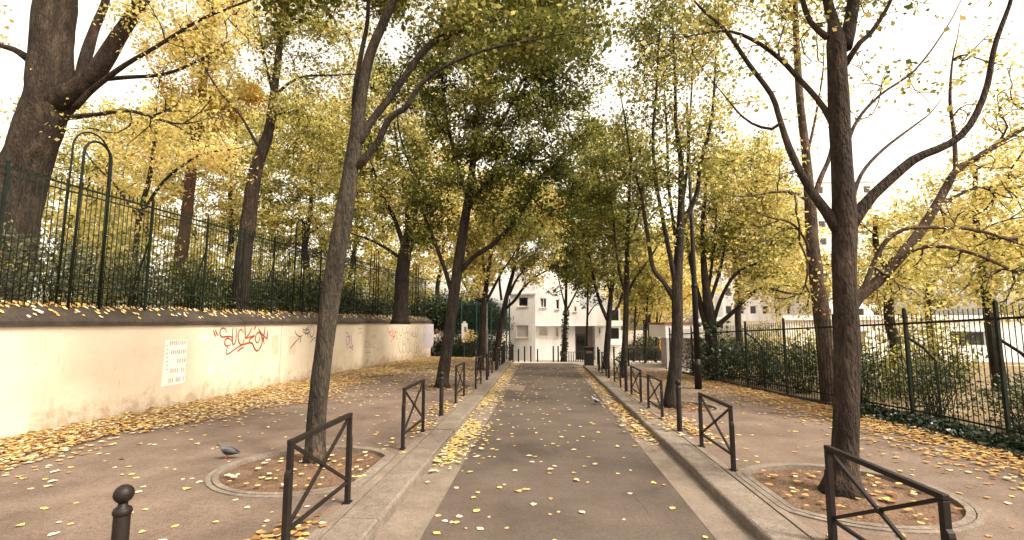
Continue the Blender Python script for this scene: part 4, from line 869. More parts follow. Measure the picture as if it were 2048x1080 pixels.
# --- slender trees in the far right street
for (px, pb, Y, lb, tn) in ((1268, 728, 37, 'forked slender tree in the far right street behind parked bicycles', .6), (1291, 733, 33, 'straight slender trunked tree beside the parked bicycles', .72), (1312, 733, 34.5, 'slender tree nearest the white kiosk column in the far right street', .7)):
    tree('slender_tree', lb, 'tree', [pxstem([(px, pb, 6), (px+1, 680, 6), (px+2, 640, 5), (px+4, 600, 4), (px+4, 560, 3)], Y), pxstem([(px+1, 660, 4), (px+9, 635, 3), (px+14, 615, 2)], Y)],
         [Bp(px, 590, Y, 1.5), Bp(px+12, 560, Y, 1.8), Bp(px-10, 560, Y, 1.6), Bp(px, 520, Y, 2)], 'barkD', 'leafY' if tn > .65 else 'leafL', (tn-.3, .15), .7, .2, 'slender trees in the far right street', base=(P(px, pb, Y).x, Y, gz(Y)-.05))
# --- right park trees
Y = 14.5
tree('park_tree', 'tan-barked tree behind the right railing, straight stem left of the big dark trunk', 'tree', [
    pxstem([(1650, 690, 40), (1640, 600, 37), (1626, 500, 31), (1620, 400, 26), (1611, 300, 20), (1600, 200, 18), (1592, 60, 14), (1588, -60, 9)], Y), pxstem([(1622, 420, 14), (1640, 360, 13), (1660, 310, 10), (1672, 230, 7)], Y, .3), pxstem([(1618, 405, 9), (1590, 386, 7), (1550, 384, 6), (1500, 392, 4)], Y, -.3), pxstem([(1624, 520, 9), (1608, 475, 7), (1580, 445, 6), (1540, 435, 4)], Y, -.4), pxstem([(1612, 320, 8), (1630, 240, 6), (1645, 150, 4)], Y)],
    [Bp(1530, 400, Y, .8), Bp(1560, 470, Y, .8), Bp(1600, 60, Y, 1.2), Bp(1640, 200, Y, .8), Bp(1570, 330, Y, .8), Bp(1580, -60, Y, 1.5), Bp(1600, 600, Y, .8)], 'barkT', 'leafY', (.38, .16), .4, .1, 'trees behind the right railing', base=(P(1660, 760, Y).x, Y, .05), twigs=200)
Y = 12.0
tree('park_tree', 'strongly leaning tree behind the right railing rising to the upper right', 'tree', [
    pxstem([(1700, 625, 30), (1760, 558, 27), (1830, 478, 25), (1872, 412, 21), (1912, 342, 18), (1950, 318, 14), (2000, 285, 12), (2060, 250, 9), (2140, 200, 6)], Y), pxstem([(1912, 345, 11), (1908, 270, 9), (1900, 200, 7), (1905, 120, 4)], Y), pxstem([(1715, 610, 14), (1760, 500, 12), (1800, 462, 10), (1850, 455, 9), (1950, 460, 8), (2048, 490, 6)], Y, -.6), pxstem([(1770, 548, 14), (1810, 508, 11), (1870, 492, 10), (1960, 512, 8), (2060, 560, 6)], Y, -.8), pxstem([(1870, 415, 9), (1940, 380, 7), (2000, 370, 5), (2060, 340, 4)], Y, .4)],
    [Bp(1980, 400, Y, 1.1), Bp(2060, 330, Y, 1.1), Bp(1900, 450, Y, .8), Bp(2020, 500, Y-.3, 1.1), Bp(1930, 230, Y, .7), Bp(2080, 200, Y, 1.2), Bp(1850, 540, Y-.2, .8), Bp(1950, 570, Y-.4, .8), Bp(2060, 590, Y-.4, 1.0), Bp(1780, 590, Y, .6), Bp(1960, 120, Y, .7)], 'barkT', 'leafY', (.42, .15), .5, .095, 'trees behind the right railing', base=(P(1690, 760, Y).x, Y, .05), twigs=300)
Y = 20.5
tree('park_tree', 'low-branching spreading tree behind the lamp post with ivy at its foot', 'tree', [
    pxstem([(1422, 690, 32), (1420, 640, 28), (1414, 590, 22), (1408, 530, 15), (1405, 450, 10), (1412, 370, 7)], Y), pxstem([(1415, 660, 18), (1398, 600, 15), (1385, 545, 10), (1372, 470, 6)], Y, .5), pxstem([(1430, 655, 13), (1465, 625, 11), (1500, 590, 9), (1530, 575, 7), (1570, 585, 5)], Y, -.8), pxstem([(1425, 650, 11), (1445, 590, 9), (1475, 545, 8), (1530, 520, 5)], Y, -.5), pxstem([(1418, 610, 9), (1440, 540, 8), (1455, 470, 6), (1480, 420, 4)], Y, .2), pxstem([(1414, 600, 9), (1425, 520, 7), (1432, 440, 5)], Y, .3)],
    [Bp(1480, 500, Y, 1.7), Bp(1540, 540, Y, 1.4), Bp(1440, 420, Y, 1.9), Bp(1510, 420, Y, 1.9), Bp(1390, 480, Y, 1.2), Bp(1560, 470, Y, 1.5), Bp(1470, 330, Y, 2.0), Bp(1540, 340, Y, 1.5), Bp(1590, 600, Y, .8), Bp(1500, 590, Y-.5, .9)], 'barkD', 'leafY', (.25, .17), .65, .13, 'trees behind the right railing', base=(P(1424, 740, Y).x, Y, .05))
bgR = [(1780, 17, 'yellow-green', [(1760, 520, 1.6), (1830, 560, 1.4), (1720, 560, 1.2), (1800, 610, 1.0), (1740, 430, 1.1)], .4, 'mid yellow tree filling the gap right of the big trunk'), (1990, 18, '', [(1960, 430, 1.9), (2060, 400, 2.0), (1900, 500, 1.6), (2010, 540, 1.8), (2100, 500, 2), (1880, 400, 1.2), (1990, 340, 1.3)], .48, 'bright yellow tree at the right edge of the picture'), (1480, 27, '', [(1490, 400, 2.5), (1440, 330, 2.2), (1550, 440, 2.2), (1480, 520, 2.2), (1560, 560, 1.8), (1430, 470, 2)], .45, 'yellow tree behind the spreading tree and lamp post'), (1640, 28, '', [(1620, 520, 2.2), (1680, 560, 2.0), (1590, 460, 1.9), (1570, 590, 1.6)], .36, 'yellow-green tree far behind the tan stem'), (1870, 27, '', [(1850, 500, 2.4), (1920, 560, 2.2), (1800, 450, 1.8), (1790, 580, 1.8), (1960, 480, 2.2)], .3, 'greener tree deep behind the right railing'),
       (1290, 62, '', [(1265, 620, 3), (1300, 610, 3), (1330, 630, 2.6), (1250, 580, 3.2), (1345, 590, 3)], .4, 'pale yellow-green tree at the very end of the far right street'), (1300, 48, '', [(1270, 570, 3), (1320, 560, 3), (1345, 610, 2.4), (1290, 500, 3.4), (1340, 500, 3), (1380, 540, 3)], .45, 'yellow tree closing the far right street'), (1360, 40, '', [(1370, 600, 2), (1400, 560, 2.4), (1340, 560, 2), (1380, 480, 2.6)], .5, 'golden tree behind the white kiosk')]
for px, Y, _, bl_, tn, lb in bgR:
    p = P(px, 690, Y); h = max(P(x, y, Y).z for x, y, _ in bl_)
    st = [[(Vector((p.x+random.uniform(-.2, .2), Y, z)), .17*(1-z/(h+2))+.03) for z in np.linspace(.3, h, 6)]]
    tree('background_tree', lb, 'tree', st, [Bp(x, y, Y, r) for x, y, r in bl_], 'barkD', 'leafY', (tn+.07, .15), .47, max(.11, Y*.0062), 'background trees on the right', base=(p.x, Y, -.15), trunk_n=8)
# --- left park trees
GP = 'trees in the left park'
TW[0] = .92
Y = 11.6
def pbase(px, py, Y): p = P(px, py, Y); return (p.x, Y, PZ-.1)
tree('park_tree', 'massive forked trunk leaning at the far left behind the railing', 'tree', [
    pxstem([(28, 420, 92), (45, 350, 90), (72, 270, 84), (97, 170, 80), (104, 80, 76), (112, 0, 72), (118, -90, 60), (130, -260, 30)], Y), pxstem([(102, 205, 60), (150, 182, 42), (195, 140, 35), (238, 72, 31), (285, 0, 24), (330, -70, 18), (380, -160, 10)], Y, -.4), pxstem([(72, 300, 40), (110, 250, 30), (148, 195, 24), (172, 110, 22), (190, 55, 18), (212, 0, 14), (225, -90, 9)], Y, .6), pxstem([(150, 215, 14), (190, 175, 12), (250, 130, 10), (310, 95, 8), (400, 40, 6), (500, 0, 4)], Y, -.6), pxstem([(140, 235, 12), (200, 228, 9), (260, 222, 8), (340, 245, 5)], Y, -.5), pxstem([(190, 160, 10), (250, 155, 9), (330, 148, 7), (400, 120, 5)], Y, .3), pxstem([(60, 120, 18), (30, 100, 13), (0, 90, 10), (-60, 60, 6)], Y)],
    [Bp(330, 40, Y, 1.2), Bp(420, 60, Y-.4, 1.0), Bp(370, 200, Y-.3, .9), Bp(250, 260, Y-.3, .7), Bp(480, -40, Y, 1.2), Bp(200, -140, Y, 1.6), Bp(20, -100, Y, 1.6), Bp(20, 230, Y, .5), Bp(-30, 60, Y, .6), Bp(250, 20, Y+.4, .7), Bp(160, 260, Y, .4), Bp(350, 120, Y, .6)], 'barkS', 'leafY', (.5, .14), .6, .095, GP, base=pbase(5, 500, Y), twigs=300, trunk_n=16, flare=1.2)
Y = 18.5
tree('conifer', 'reddish-trunked conifer with orange needles in the left park', 'tree', [pxstem([(362, 520, 25), (372, 440, 23), (380, 370, 21), (392, 270, 18), (406, 170, 15), (420, 60, 11), (430, -60, 7)], Y), pxstem([(402, 200, 7), (440, 190, 6), (490, 200, 4)], Y), pxstem([(398, 230, 7), (350, 190, 5), (320, 160, 4)], Y), pxstem([(412, 130, 6), (450, 100, 5), (480, 90, 3)], Y)],
    [Bp(405, 150, Y, 1.6), Bp(415, 50, Y, 1.5), Bp(385, 240, Y, 1.5), Bp(330, 200, Y, 1.1), Bp(470, 190, Y, 1.2), Bp(440, -40, Y, 1.5), Bp(350, 100, Y, 1.2)], 'barkR', 'leafO', (.45, .2), .9, .1, GP, base=pbase(355, 540, Y), upbias=.1)
TW[0] = .8
Y = 16.5
tree('park_tree', 'tall slightly curved trunk in the left park between the conifer and the near street tree', 'tree', [pxstem([(486, 525, 38), (497, 440, 36), (512, 340, 30), (538, 260, 24), (550, 170, 18), (560, 80, 15), (568, 0, 13), (575, -90, 8)], Y), pxstem([(552, 190, 8), (580, 165, 7), (615, 152, 6), (680, 150, 4)], Y, -.5), pxstem([(520, 300, 8), (480, 230, 6), (430, 170, 5), (365, 60, 3)], Y, -.3), pxstem([(545, 230, 8), (590, 225, 6), (650, 240, 4)], Y, .4), pxstem([(562, 80, 8), (600, 40, 6), (650, 10, 4)], Y), pxstem([(548, 200, 7), (530, 120, 6), (515, 40, 4)], Y, .4)],
    [Bp(560, 60, Y, 1.7), Bp(640, 120, Y, 1.5), Bp(600, 230, Y, 1.5), Bp(490, 140, Y, 1.3), Bp(660, 260, Y, 1.2), Bp(590, -60, Y, 1.9), Bp(470, 60, Y, 1.3), Bp(690, 30, Y, 1.5), Bp(620, 330, Y, 1.2)], 'barkS', 'leafY', (.36, .16), .6, .11, GP, base=pbase(482, 560, Y))
Y = 15.0
tree('park_tree', 'bright yellow low-spreading tree behind the railing hoop at the left', 'tree', [pxstem([(270, 520, 12), (280, 430, 12), (300, 350, 10), (310, 270, 7)], Y), pxstem([(282, 430, 8), (330, 360, 7), (400, 310, 5), (460, 300, 3)], Y, -.5), pxstem([(280, 440, 7), (230, 370, 6), (190, 330, 4)], Y, .3)],
    [Bp(300, 280, Y, 1.1), Bp(400, 290, Y-.3, 1.1), Bp(220, 330, Y, .9), Bp(340, 340, Y, .8), Bp(450, 330, Y-.3, .8), Bp(360, 240, Y, .8), Bp(280, 420, Y, .7), Bp(180, 400, Y, .7)], 'barkD', 'leafY', (.52, .13), .95, .105, GP, base=pbase(268, 540, Y))
Y = 24.5
tree('park_tree', 'many-limbed old tree in the left park left of the second street tree', 'tree', [pxstem([(802, 600, 36), (806, 540, 34), (815, 480, 28), (830, 420, 18), (835, 350, 12), (828, 270, 8)], Y), pxstem([(808, 520, 16), (835, 470, 14), (865, 425, 9), (885, 380, 6)], Y, .3), pxstem([(810, 500, 14), (790, 440, 11), (765, 390, 8), (745, 330, 5)], Y, -.3), pxstem([(806, 520, 9), (770, 495, 7), (735, 478, 6), (712, 470, 4)], Y, -.6), pxstem([(815, 470, 12), (812, 400, 9), (800, 330, 7), (790, 260, 5)], Y)],
    [Bp(830, 400, Y, 2.0), Bp(770, 360, Y, 2.2), Bp(730, 450, Y, 1.5), Bp(800, 270, Y, 2.5), Bp(720, 300, Y, 2.0), Bp(860, 480, Y, 1.2), Bp(870, 330, Y, 1.8), Bp(760, 180, Y, 2.3), Bp(850, 200, Y, 2)], 'barkD', 'leafY', (.22, .18), .66, .145, GP, tipr=.013, base=pbase(801, 625, Y))
bgL = [(610, 28, [(600, 420, 2), (650, 360, 2.2), (560, 350, 2.2), (600, 280, 2.6), (670, 470, 1.6), (540, 450, 1.8)], .27, 'yellow-green tree deep in the left park behind the near street tree'), (150, 22, [(140, 380, 1.8), (200, 330, 1.8), (90, 330, 1.6), (160, 450, 1.5), (240, 420, 1.6)], .45, 'golden tree in the left park behind the massive trunk'), (450, 30, [(440, 380, 2.4), (400, 300, 2.4), (480, 300, 2.6), (470, 440, 1.9), (420, 220, 2.6), (340, 380, 2)], .3, 'greenish tree in the left park behind the conifer'), (700, 38, [(700, 430, 3), (660, 350, 3), (740, 360, 3.2), (700, 260, 3.4), (760, 470, 2.4), (640, 250, 3)], .36, 'yellow tree deep in the left park between the street trees'), (880, 42, [(870, 480, 2.6), (830, 420, 3), (910, 430, 3), (880, 350, 3.4), (900, 540, 1.8), (940, 480, 2.4)], .55, 'golden tree at the far end of the left park'), (280, 34, [(280, 340, 3), (230, 270, 3), (330, 270, 3), (280, 420, 2.4), (200, 400, 2.4)], .42, 'yellow tree deep in the left park behind the hoop'), (30, 18, [(0, 330, 1.3), (60, 400, 1.2), (-40, 420, 1.4), (30, 250, .8)], .5, 'yellow tree at the left edge behind the massive trunk'), (520, 46, [(520, 330, 3.6), (570, 440, 3), (480, 440, 3), (520, 230, 3.6)], .32, 'far green-yellow tree glimpsed between park trunks'), (800, 50, [(800, 560, 3), (760, 520, 3), (840, 530, 3), (720, 560, 2.6), (860, 590, 2.4)], .4, 'yellow thicket-like tree closing the view above the far wall'), (640, 40, [(640, 500, 2.2), (600, 480, 2.2), (680, 520, 2), (560, 500, 2)], .3, 'low dense tree deep in the park left of the near street tree'), (380, 38, [(380, 460, 2.4), (320, 470, 2.2), (440, 480, 2.2), (250, 460, 2.2), (500, 490, 2)], .38, 'low yellow tree deep in the park behind the conifer trunk'), (960, 56, [(960, 560, 2.6), (960, 520, 3), (1000, 470, 3.4), (920, 460, 3.4), (970, 400, 4), (1050, 420, 4)], .5, 'far golden tree behind the teal fence')]
for px, Y, bl_, tn, lb in bgL:
    zb = PZ-.1 if Y < 50 else -1; p = P(px, 600, Y); h = max(P(x, y, Y).z for x, y, _ in bl_)
    st = [[(Vector((p.x+random.uniform(-.25, .25), Y+random.uniform(-.2, .2), z)), .2*(1-(z-zb)/(h+2-zb))+.03) for z in np.linspace(zb+.3, h, 6)]]
    tree('background_tree', lb, 'tree', st, [Bp(x, y, Y, r) for x, y, r in bl_], 'barkD', 'leafY', (tn-.06, .19), .55, max(.12, Y*.0058), 'background trees in the left park', base=(p.x, Y, zb), trunk_n=8)
# ------------------------------------------------------------------ shrubs, ivy
def shrub(label, blobs, tone, lsize, cover, base_z, group, leaf='leafD', nst=7, up=.6):
    c0 = Vector(blobs[0][0]); root = empty('shrub', (c0.x, c0.y, base_z)); tag(root, label, 'shrub', group); A, B, ra, rb = [], [], [], []
    for b in blobs:
        for k in range(nst):
            q = rng.normal(size=3); q /= np.linalg.norm(q); q[2] = abs(q[2]); e = np.array(b[0])+q*np.array(b[1:4])*.85; s = np.array((c0.x*.5+b[0][0]*.5+rng.normal()*.15, c0.y*.5+b[0][1]*.5+rng.normal()*.15, base_z-.05)); mid = s*.5+e*.5+rng.normal(size=3)*.1
            A += [s, mid]; B += [mid, e]; ra += [.018, .011]; rb += [.011, .004]
    prisms('stems', A, B, ra, rb, 'barkD', root)
    C = []
    for b in blobs:
        v = b[1]*b[2]*b[3]*4.19; k = int(6*cover*v/(lsize*lsize)); q = rng.normal(size=(k, 3)); q /= np.linalg.norm(q, axis=1)[:, None]; q *= rng.random(k)[:, None]**.33*(1+.12*np.sin(q[:, :1]*7+q[:, 1:2]*5))
        q += .09*rng.normal(size=q.shape); x = np.array(b[0])+q*np.array(b[1:4]); C.append(x[x[:, 2] > base_z])
    C = np.concatenate(C); tn = tone[0]+tone[1]*rng.normal(size=len(C))
    quads_mesh('foliage', leaf_quads(C, lsize, up, ratio=.5), tn, leaf, root); LEAFCOUNT[0] += len(C)
    return root
GS = 'evergreen shrubs behind the left railing'
LS = [(7.6, 4.75, .95, 'pale green shrub at the far left edge', .62), (9.3, 4.65, .95, 'greyish green shrub below the massive trunk', .62), (11.2, 4.35, .95, 'shrub behind the first railing hoop', .58), (13.2, 4.25, 1.0, 'loose shrub right of the first hoop', .55), (15.3, 4.3, 1.05, 'shrub above the red graffiti tag', .5), (17.6, 4.3, 1.1, 'shrub just left of the near street tree', .42), (20.0, 4.45, 1.1, 'dark shrub just right of the near street tree', .34), (22.8, 4.6, 1.15, 'tall dark shrub above the purple scrawl', .3), (25.8, 4.4, 1.15, 'dark rounded shrub left of the many-limbed tree', .28), (29, 3.9, 1.15, 'dark shrub above the bubble letters', .3), (32.3, 3.9, 1.2, 'dark shrub near the end of the wall', .3), (35.4, 3.8, 1.1, 'last dark shrub at the end of the railing', .32)]
for i, (y, zt, r, lb, tn) in enumerate(LS):
    x = wall_x(y)-1.3; k = r
    bl_ = [((x, y, PZ+.6), k*.95, k*1.2, .85), ((x+.1, y-.4*k, zt-.55), .8*k, .9*k, .65), ((x-.3, y+.6*k, zt-.8), .8*k, .9*k, .65)]
    if tn > .5: bl_ = [(c, a*.95, b*.95, d) for c, a, b, d in bl_]
    shrub('evergreen '+lb+' in the left park', bl_, (tn, .2), .085 if y < 18 else .11, .8 if tn < .5 else .75, PZ-.05, GS, 'leafG' if tn > .5 else 'leafD')
for i in range(22):
    y = 9+i*1.75; x = wall_x(y)-3.2-2.6*random.random()-1.5*(i % 3); zt = random.uniform(3.0, 4.6)
    shrub('yellowing understory bush deep in the left park behind the railing shrubs', [((x, y, PZ+.9), 1.3, 1.6, 1.2), ((x+.3, y-.5, PZ+zt-.9), 1.2, 1.2, 1.1), ((x-.5, y+.8, PZ+zt*.6), 1.3, 1.4, 1.2)], (random.uniform(.08, .36), .17), .12+.004*y, .42, PZ-.1, 'understory bushes in the left park', 'leafY', 9)
for i in range(15):
    y = 10+i*1.5; x = fence_x(min(y, 24))+3.2+(i % 4)*1.9; zt = random.uniform(1.7, 2.6)
    shrub('yellow-green understory bush behind the right railing shrubs', [((x, y, .7), 1.1, 1.2, .75), ((x+.2, y-.4, zt-.6), .9, .9, .7), ((x-.4, y+.6, zt-.8), .9, 1.0, .7)], (random.uniform(.05, .35), .17), .1+.003*y, .33, .03, 'understory bushes behind the right railing', 'leafY', 9)
GRS = 'shrubs behind the right railing'
for i, (y, dx, zt, r, cov, tn, lb) in enumerate([(6.4, 1.5, 1.5, .95, .35, .5, 'nearest shrub at the right edge'), (8.6, 1.6, 1.45, .9, .35, .5, 'loose shrub behind the braced post at the right edge'), (10.6, 1.4, 1.35, .9, .38, .48, 'shrub right of the big dark trunk'), (12.8, 1.5, 1.6, .95, .42, .45, 'shrub directly behind the big dark trunk'), (15.0, 1.4, 1.7, .95, .5, .42, 'shrub left of the big dark trunk'), (17.2, 1.3, 1.7, 1.0, .6, .36, 'dense shrub in the middle of the railing'), (19.4, 1.3, 1.75, 1.0, .7, .3, 'dense dark shrub right of the lamp post'), (21.6, 1.2, 1.7, 1.0, .7, .28, 'dark shrub behind the lamp post'), (23.8, 1.0, 1.65, .9, .7, .28, 'dark shrub at the far end of the railing')]):
    x = fence_x(y)+dx; shrub('evergreen '+lb+', behind the green railing', [((x, y, .6), r*.9, r*1.1, .65), ((x-.15, y-.3, zt-.4), r*.7, r*.8, .5), ((x+.3, y+.5, zt-.6), r*.7, r*.7, .5)], (tn, .2), .075 if y < 14 else .1, cov*1.6, .05, GRS)
for i, (px, py, Y, r, lb) in enumerate([(928, 690, 38.3, .9, 'rounded dark green bush below the park notice panel'), (972, 640, 41.5, 1.7, 'dark hedge bush behind the teal fence near the white building'), (940, 625, 41.5, 2.2, 'tall dark hedge bush behind the middle of the teal fence'), (890, 625, 41, 2.2, 'dark hedge bush behind the left end of the teal fence'), (941, 668, 36.8, .45, 'small bright yellow sapling beside the park notice panel'), (1303, 700, 42, 1.7, 'bright green bush in the far right street'), (1270, 712, 44, 1.3, 'low green bush at the far left of the right street')]):
    p = P(px, py, Y); shrub(lb, [((p.x, Y, p.z), r, r*.9, r*.8), ((p.x+.5*r, Y, p.z-.3), r*.8, r*.8, r*.7), ((p.x-.6*r, Y, p.z-.4), r*.8, r*.8, r*.7)]+([((p.x, Y+.1, .5), r*1.3, .9, 1.0), ((p.x-r*.6, Y+.1, .3), r, .9, .9)] if 0 < i < 4 else []), (.35 if i < 4 else .7, .18), .16, 1.1, gz(Y)-.1, 'far shrubs', 'leafY' if i == 4 else 'leafD')
def ivy_strip():
    C = []
    for k in range(5200):
        y = rng.uniform(4.5, 13.5); x = fence_x(y)+.02-abs(rng.normal())*.26+.12; z = ZP+.03+rng.random()*.2*math.exp(-((x-fence_x(y))/.35)**2); C.append((x, y, z))
    C = np.array(C); o = quads_mesh('ivy_ground_cover', leaf_quads(C, .085, .9, ratio=.85), .45+.28*rng.normal(size=len(C)), 'ivy'); tag(o, 'dark ivy creeping along the foot of the green railing', 'ivy')
    A = []; B = []
ivy_strip()
p = P(1424, 700, 20.2)
C = np.array([p.x, p.y, 0])+np.column_stack([rng.normal(size=700)*.35, rng.normal(size=700)*.35-.1, rng.random(700)**1.3*2.4])
o = quads_mesh('ivy_clump', leaf_quads(C, .12, .3), .45+.25*rng.normal(size=700), 'ivy'); tag(o, 'ivy climbing the foot of the spreading tree behind the lamp post', 'ivy')
# ------------------------------------------------------------------ fallen leaves
HEX = np.array([(-.5, 0), (-.22, .36), (.12, .40), (.55, 0), (.12, -.40), (-.22, -.36)])
def zsurf(x, y):
    if -2.24 < x < -1.8 or 2.27 < x < 2.69: return ZP+.01
    if -1.8 <= x <= 2.27: return .006+gz(y)
    for cx, cy, r in pitsL+pitsR:
        if (x-cx)**2+(y-cy)**2 < (r-.05)**2: return ZP+.02
    return ZP+.005 if y < 31 else ZP+gz(y)*.6+.006
LV = []     # x, y, z, size, tone, pile
def add_leaf(x, y, tone, size=None, pile=0, z=None): LV.append((x, y, (zsurf(x, y) if z is None else z)+pile*rng.random(), size or rng.uniform(.045, .115), tone))
def tone_mix(k): 
    r = rng.random()
    return {'road': rng.choice([.66, .84, .95, .55, .4], p=[.34, .2, .2, .18, .08]), 'wall': rng.choice([.2, .34, .48, .64, .84, .97, .05], p=[.2, .22, .15, .12, .12, .08, .11]), 'right': rng.choice([.2, .32, .42, .52, .8, .05], p=[.25, .3, .22, .1, .06, .07])}[k]+rng.normal()*.05
# dense drift along the wall
n = 0
while n < 23000:
    y = 4.8+32.5*rng.random()**1.45; wdt = (2.3+.45*math.sin(y*.55)+.3*math.sin(y*1.7+1))*(1 if y < 13 else 1.25)
    d = abs(rng.normal())*.55*wdt
    if d > wdt*1.7 or (d > wdt and rng.random() < .75): continue
    n += 1; big = 1+.012*max(0, y-12)
    add_leaf(wall_x(y)+.05+d, y, tone_mix('wall'), rng.uniform(.05, .12)*big, .05*math.exp(-(d/1.3)**2)+.01)
for k in range(3500):   # leafy plaza beyond the second tree, left
    y = rng.uniform(16, 35); x = rng.uniform(wall_x(min(y, 36))+1, -2.6)
    if rng.random() < .35+.65*(y > 22): add_leaf(x, y, tone_mix('wall'), rng.uniform(.08, .14))
for k in range(330):    # scatter on left pavement
    y = 2.2+14*rng.random()**1.3; x = rng.uniform(-8.5, -2.3); add_leaf(x, y, tone_mix('road'))
for k in range(330):    # scatter on the road
    y = 2.6+27*rng.random()**1.25; x = -1.25+3.0*rng.random()**1.25; add_leaf(x, y, tone_mix('road'))
for yc, ln, am in ((10.6, 1.6, 420), (9.0, .8, 120), (15.4, 1.6, 260), (19, 2, 260), (23, 2.6, 300), (28, 2.5, 260)):   # left gutter drifts
    for k in range(am): y = yc+rng.normal()*ln*.55; x = -1.79+abs(rng.normal())*.24; add_leaf(x, y, tone_mix('road')*.93, None, .035)
for yc, ln, am in ((11.6, 1.5, 260), (14.5, 1.6, 220), (18, 1.8, 220), (22, 2.4, 200), (26, 2, 160)):
    for k in range(am): y = yc+rng.normal()*ln*.55; x = 2.26-abs(rng.normal())*.2; add_leaf(x, y, tone_mix('wall'), None, .03)
for yc, xc, am, sx, sy in ((4.55, -2.62, 210, .16, .5), (10.8, -2.5, 90, .14, .5), (13.3, -2.6, 120, .2, .6), (16.4, -2.5, 120, .2, .6), (11.4, 3.0, 120, .25, .5), (10.4, 3.1, 70, .25, .4), (15.9, 3.0, 120, .25, .7), (19.8, 3.0, 130, .3, .7), (24, 3.3, 150, .4, .8), (26.5, 3.4, 120, .4, .6), (12.1, 2.5, 60, .1, .5)):   # clumps by barriers
    for k in range(am):
        x = xc+rng.normal()*sx; y = yc+rng.normal()*sy; 
        if (x < 0 and x < -2.26) or x > 2.3: add_leaf(x, y, tone_mix('wall'), None, .03)
for k in range(5200):   # drift along the right railing
    y = 4.5+20*rng.random(); d = abs(rng.normal())*(.75 if y < 14 else .95); x = fence_x(y)-.12-d-.25*(y < 13)
    if x < 3.1: continue
    add_leaf(x, y, tone_mix('right'), rng.uniform(.06, .11), .035)
for k in range(420): y = 3+20*rng.random(); x = rng.uniform(2.9, 7.5); add_leaf(x, y, tone_mix('right' if rng.random() < .6 else 'road'))
for cx, cy, r in pitsL+pitsR:
    for k in range(46 if cx < 0 else 60):
        a, q = rng.random()*6.28, r*.9*rng.random()**.5; x = cx+q*math.cos(a); 
        if abs(x) > 2.62 and (cx < 0 or x > 3): add_leaf(x, cy+q*math.sin(a), tone_mix('road' if cx < 0 else 'right'))
for k in range(1500):   # leaves on the coping and its ledge
    y = 5+31*rng.random(); t = rng.random()**.6*1.02; 
    if t < .75 and rng.random() < .72: continue
    x = wall_x(y)+.03-.43*t; z = wall_top(y)+.165+.31*t; LV.append((x, y, z+.006, rng.uniform(.06, .12), tone_mix('road' if t < .7 else 'wall')))
LV = np.array(LV); nL = len(LV)
def leaf_hex(rows):
    n = len(rows); a = rng.random(n)*6.28; s = rows[:, 3]; V = np.empty((n, 6, 3)); tx, ty = rng.normal(size=n)*.18, rng.normal(size=n)*.18; cu = rng.uniform(-.1, .32, n)
    for j, (hx, hy) in enumerate(HEX):
        lx, ly = hx*s*1.05, hy*s*rng.uniform(.85, 1.1, n); V[:, j, 0] = rows[:, 0]+lx*np.cos(a)-ly*np.sin(a); V[:, j, 1] = rows[:, 1]+lx*np.sin(a)+ly*np.cos(a)
        V[:, j, 2] = rows[:, 2]+np.abs(lx*tx+ly*ty)+cu*s*(2.2*hy*hy if j not in (0, 3) else .25)*.6
    cop = rows[:, 2] > 1
    if cop.any(): V[cop, :, 2] += -(V[cop, :, 0]-rows[cop, 0:1])*.72
    return V
V6 = leaf_hex(LV)
pr_ = np.array([proj(p) for p in LV[:, :3]]); vis = (pr_[:, 2] > 0) & (pr_[:, 0] > 5) & (pr_[:, 0] < 2043) & (pr_[:, 1] < 1075)
score = np.where(vis & (LV[:, 2] < 1), LV[:, 3]/pr_[:, 2], 0)
ind = set(np.argsort(-score)[:300].tolist()); rest = np.array([i for i in range(nL) if i not in ind])
o = quads_mesh('fallen_leaves', V6[rest].reshape(-1, 3), LV[rest, 4], 'fallen', per=6); tag(o, 'drifts of fallen yellow and brown leaves along wall, kerbs and railing', 'fallen leaves')
for i in sorted(ind):
    x, y, z, s, tn = LV[i]; root = bpy.data.meshes.new('fallen_leaf')
    q = V6[i]-np.array((x, y, z)); c = q.mean(0)-np.array((0, 0, .15*s*.3))
    root.from_pydata([tuple(v) for v in q]+[tuple(c)], [], [(j, (j+1) % 6, 6) for j in range(6)]); root.update()
    at = root.attributes.new('tone', 'FLOAT', 'FACE'); at.data.foreach_set('value', [float(min(1, max(0, tn)))]*6)
    o = link('fallen_leaf', root, 'fallen'); o.location = (x, y, z)
    cn = 'pale cream' if tn > .75 else 'bright yellow' if tn > .58 else 'golden' if tn > .42 else 'brown'
    pl = 'on the road' if -1.8 < x < 2.27 else 'on the kerb' if (-2.24 < x < -1.8 or 2.27 < x < 2.69) else 'in the drift by the cream wall' if x < wall_x(y)+3 else 'on the left pavement' if x < 0 else 'on the right pavement'
    tag(o, cn+' single fallen leaf lying '+pl, 'leaf', cn+' fallen leaves '+pl)
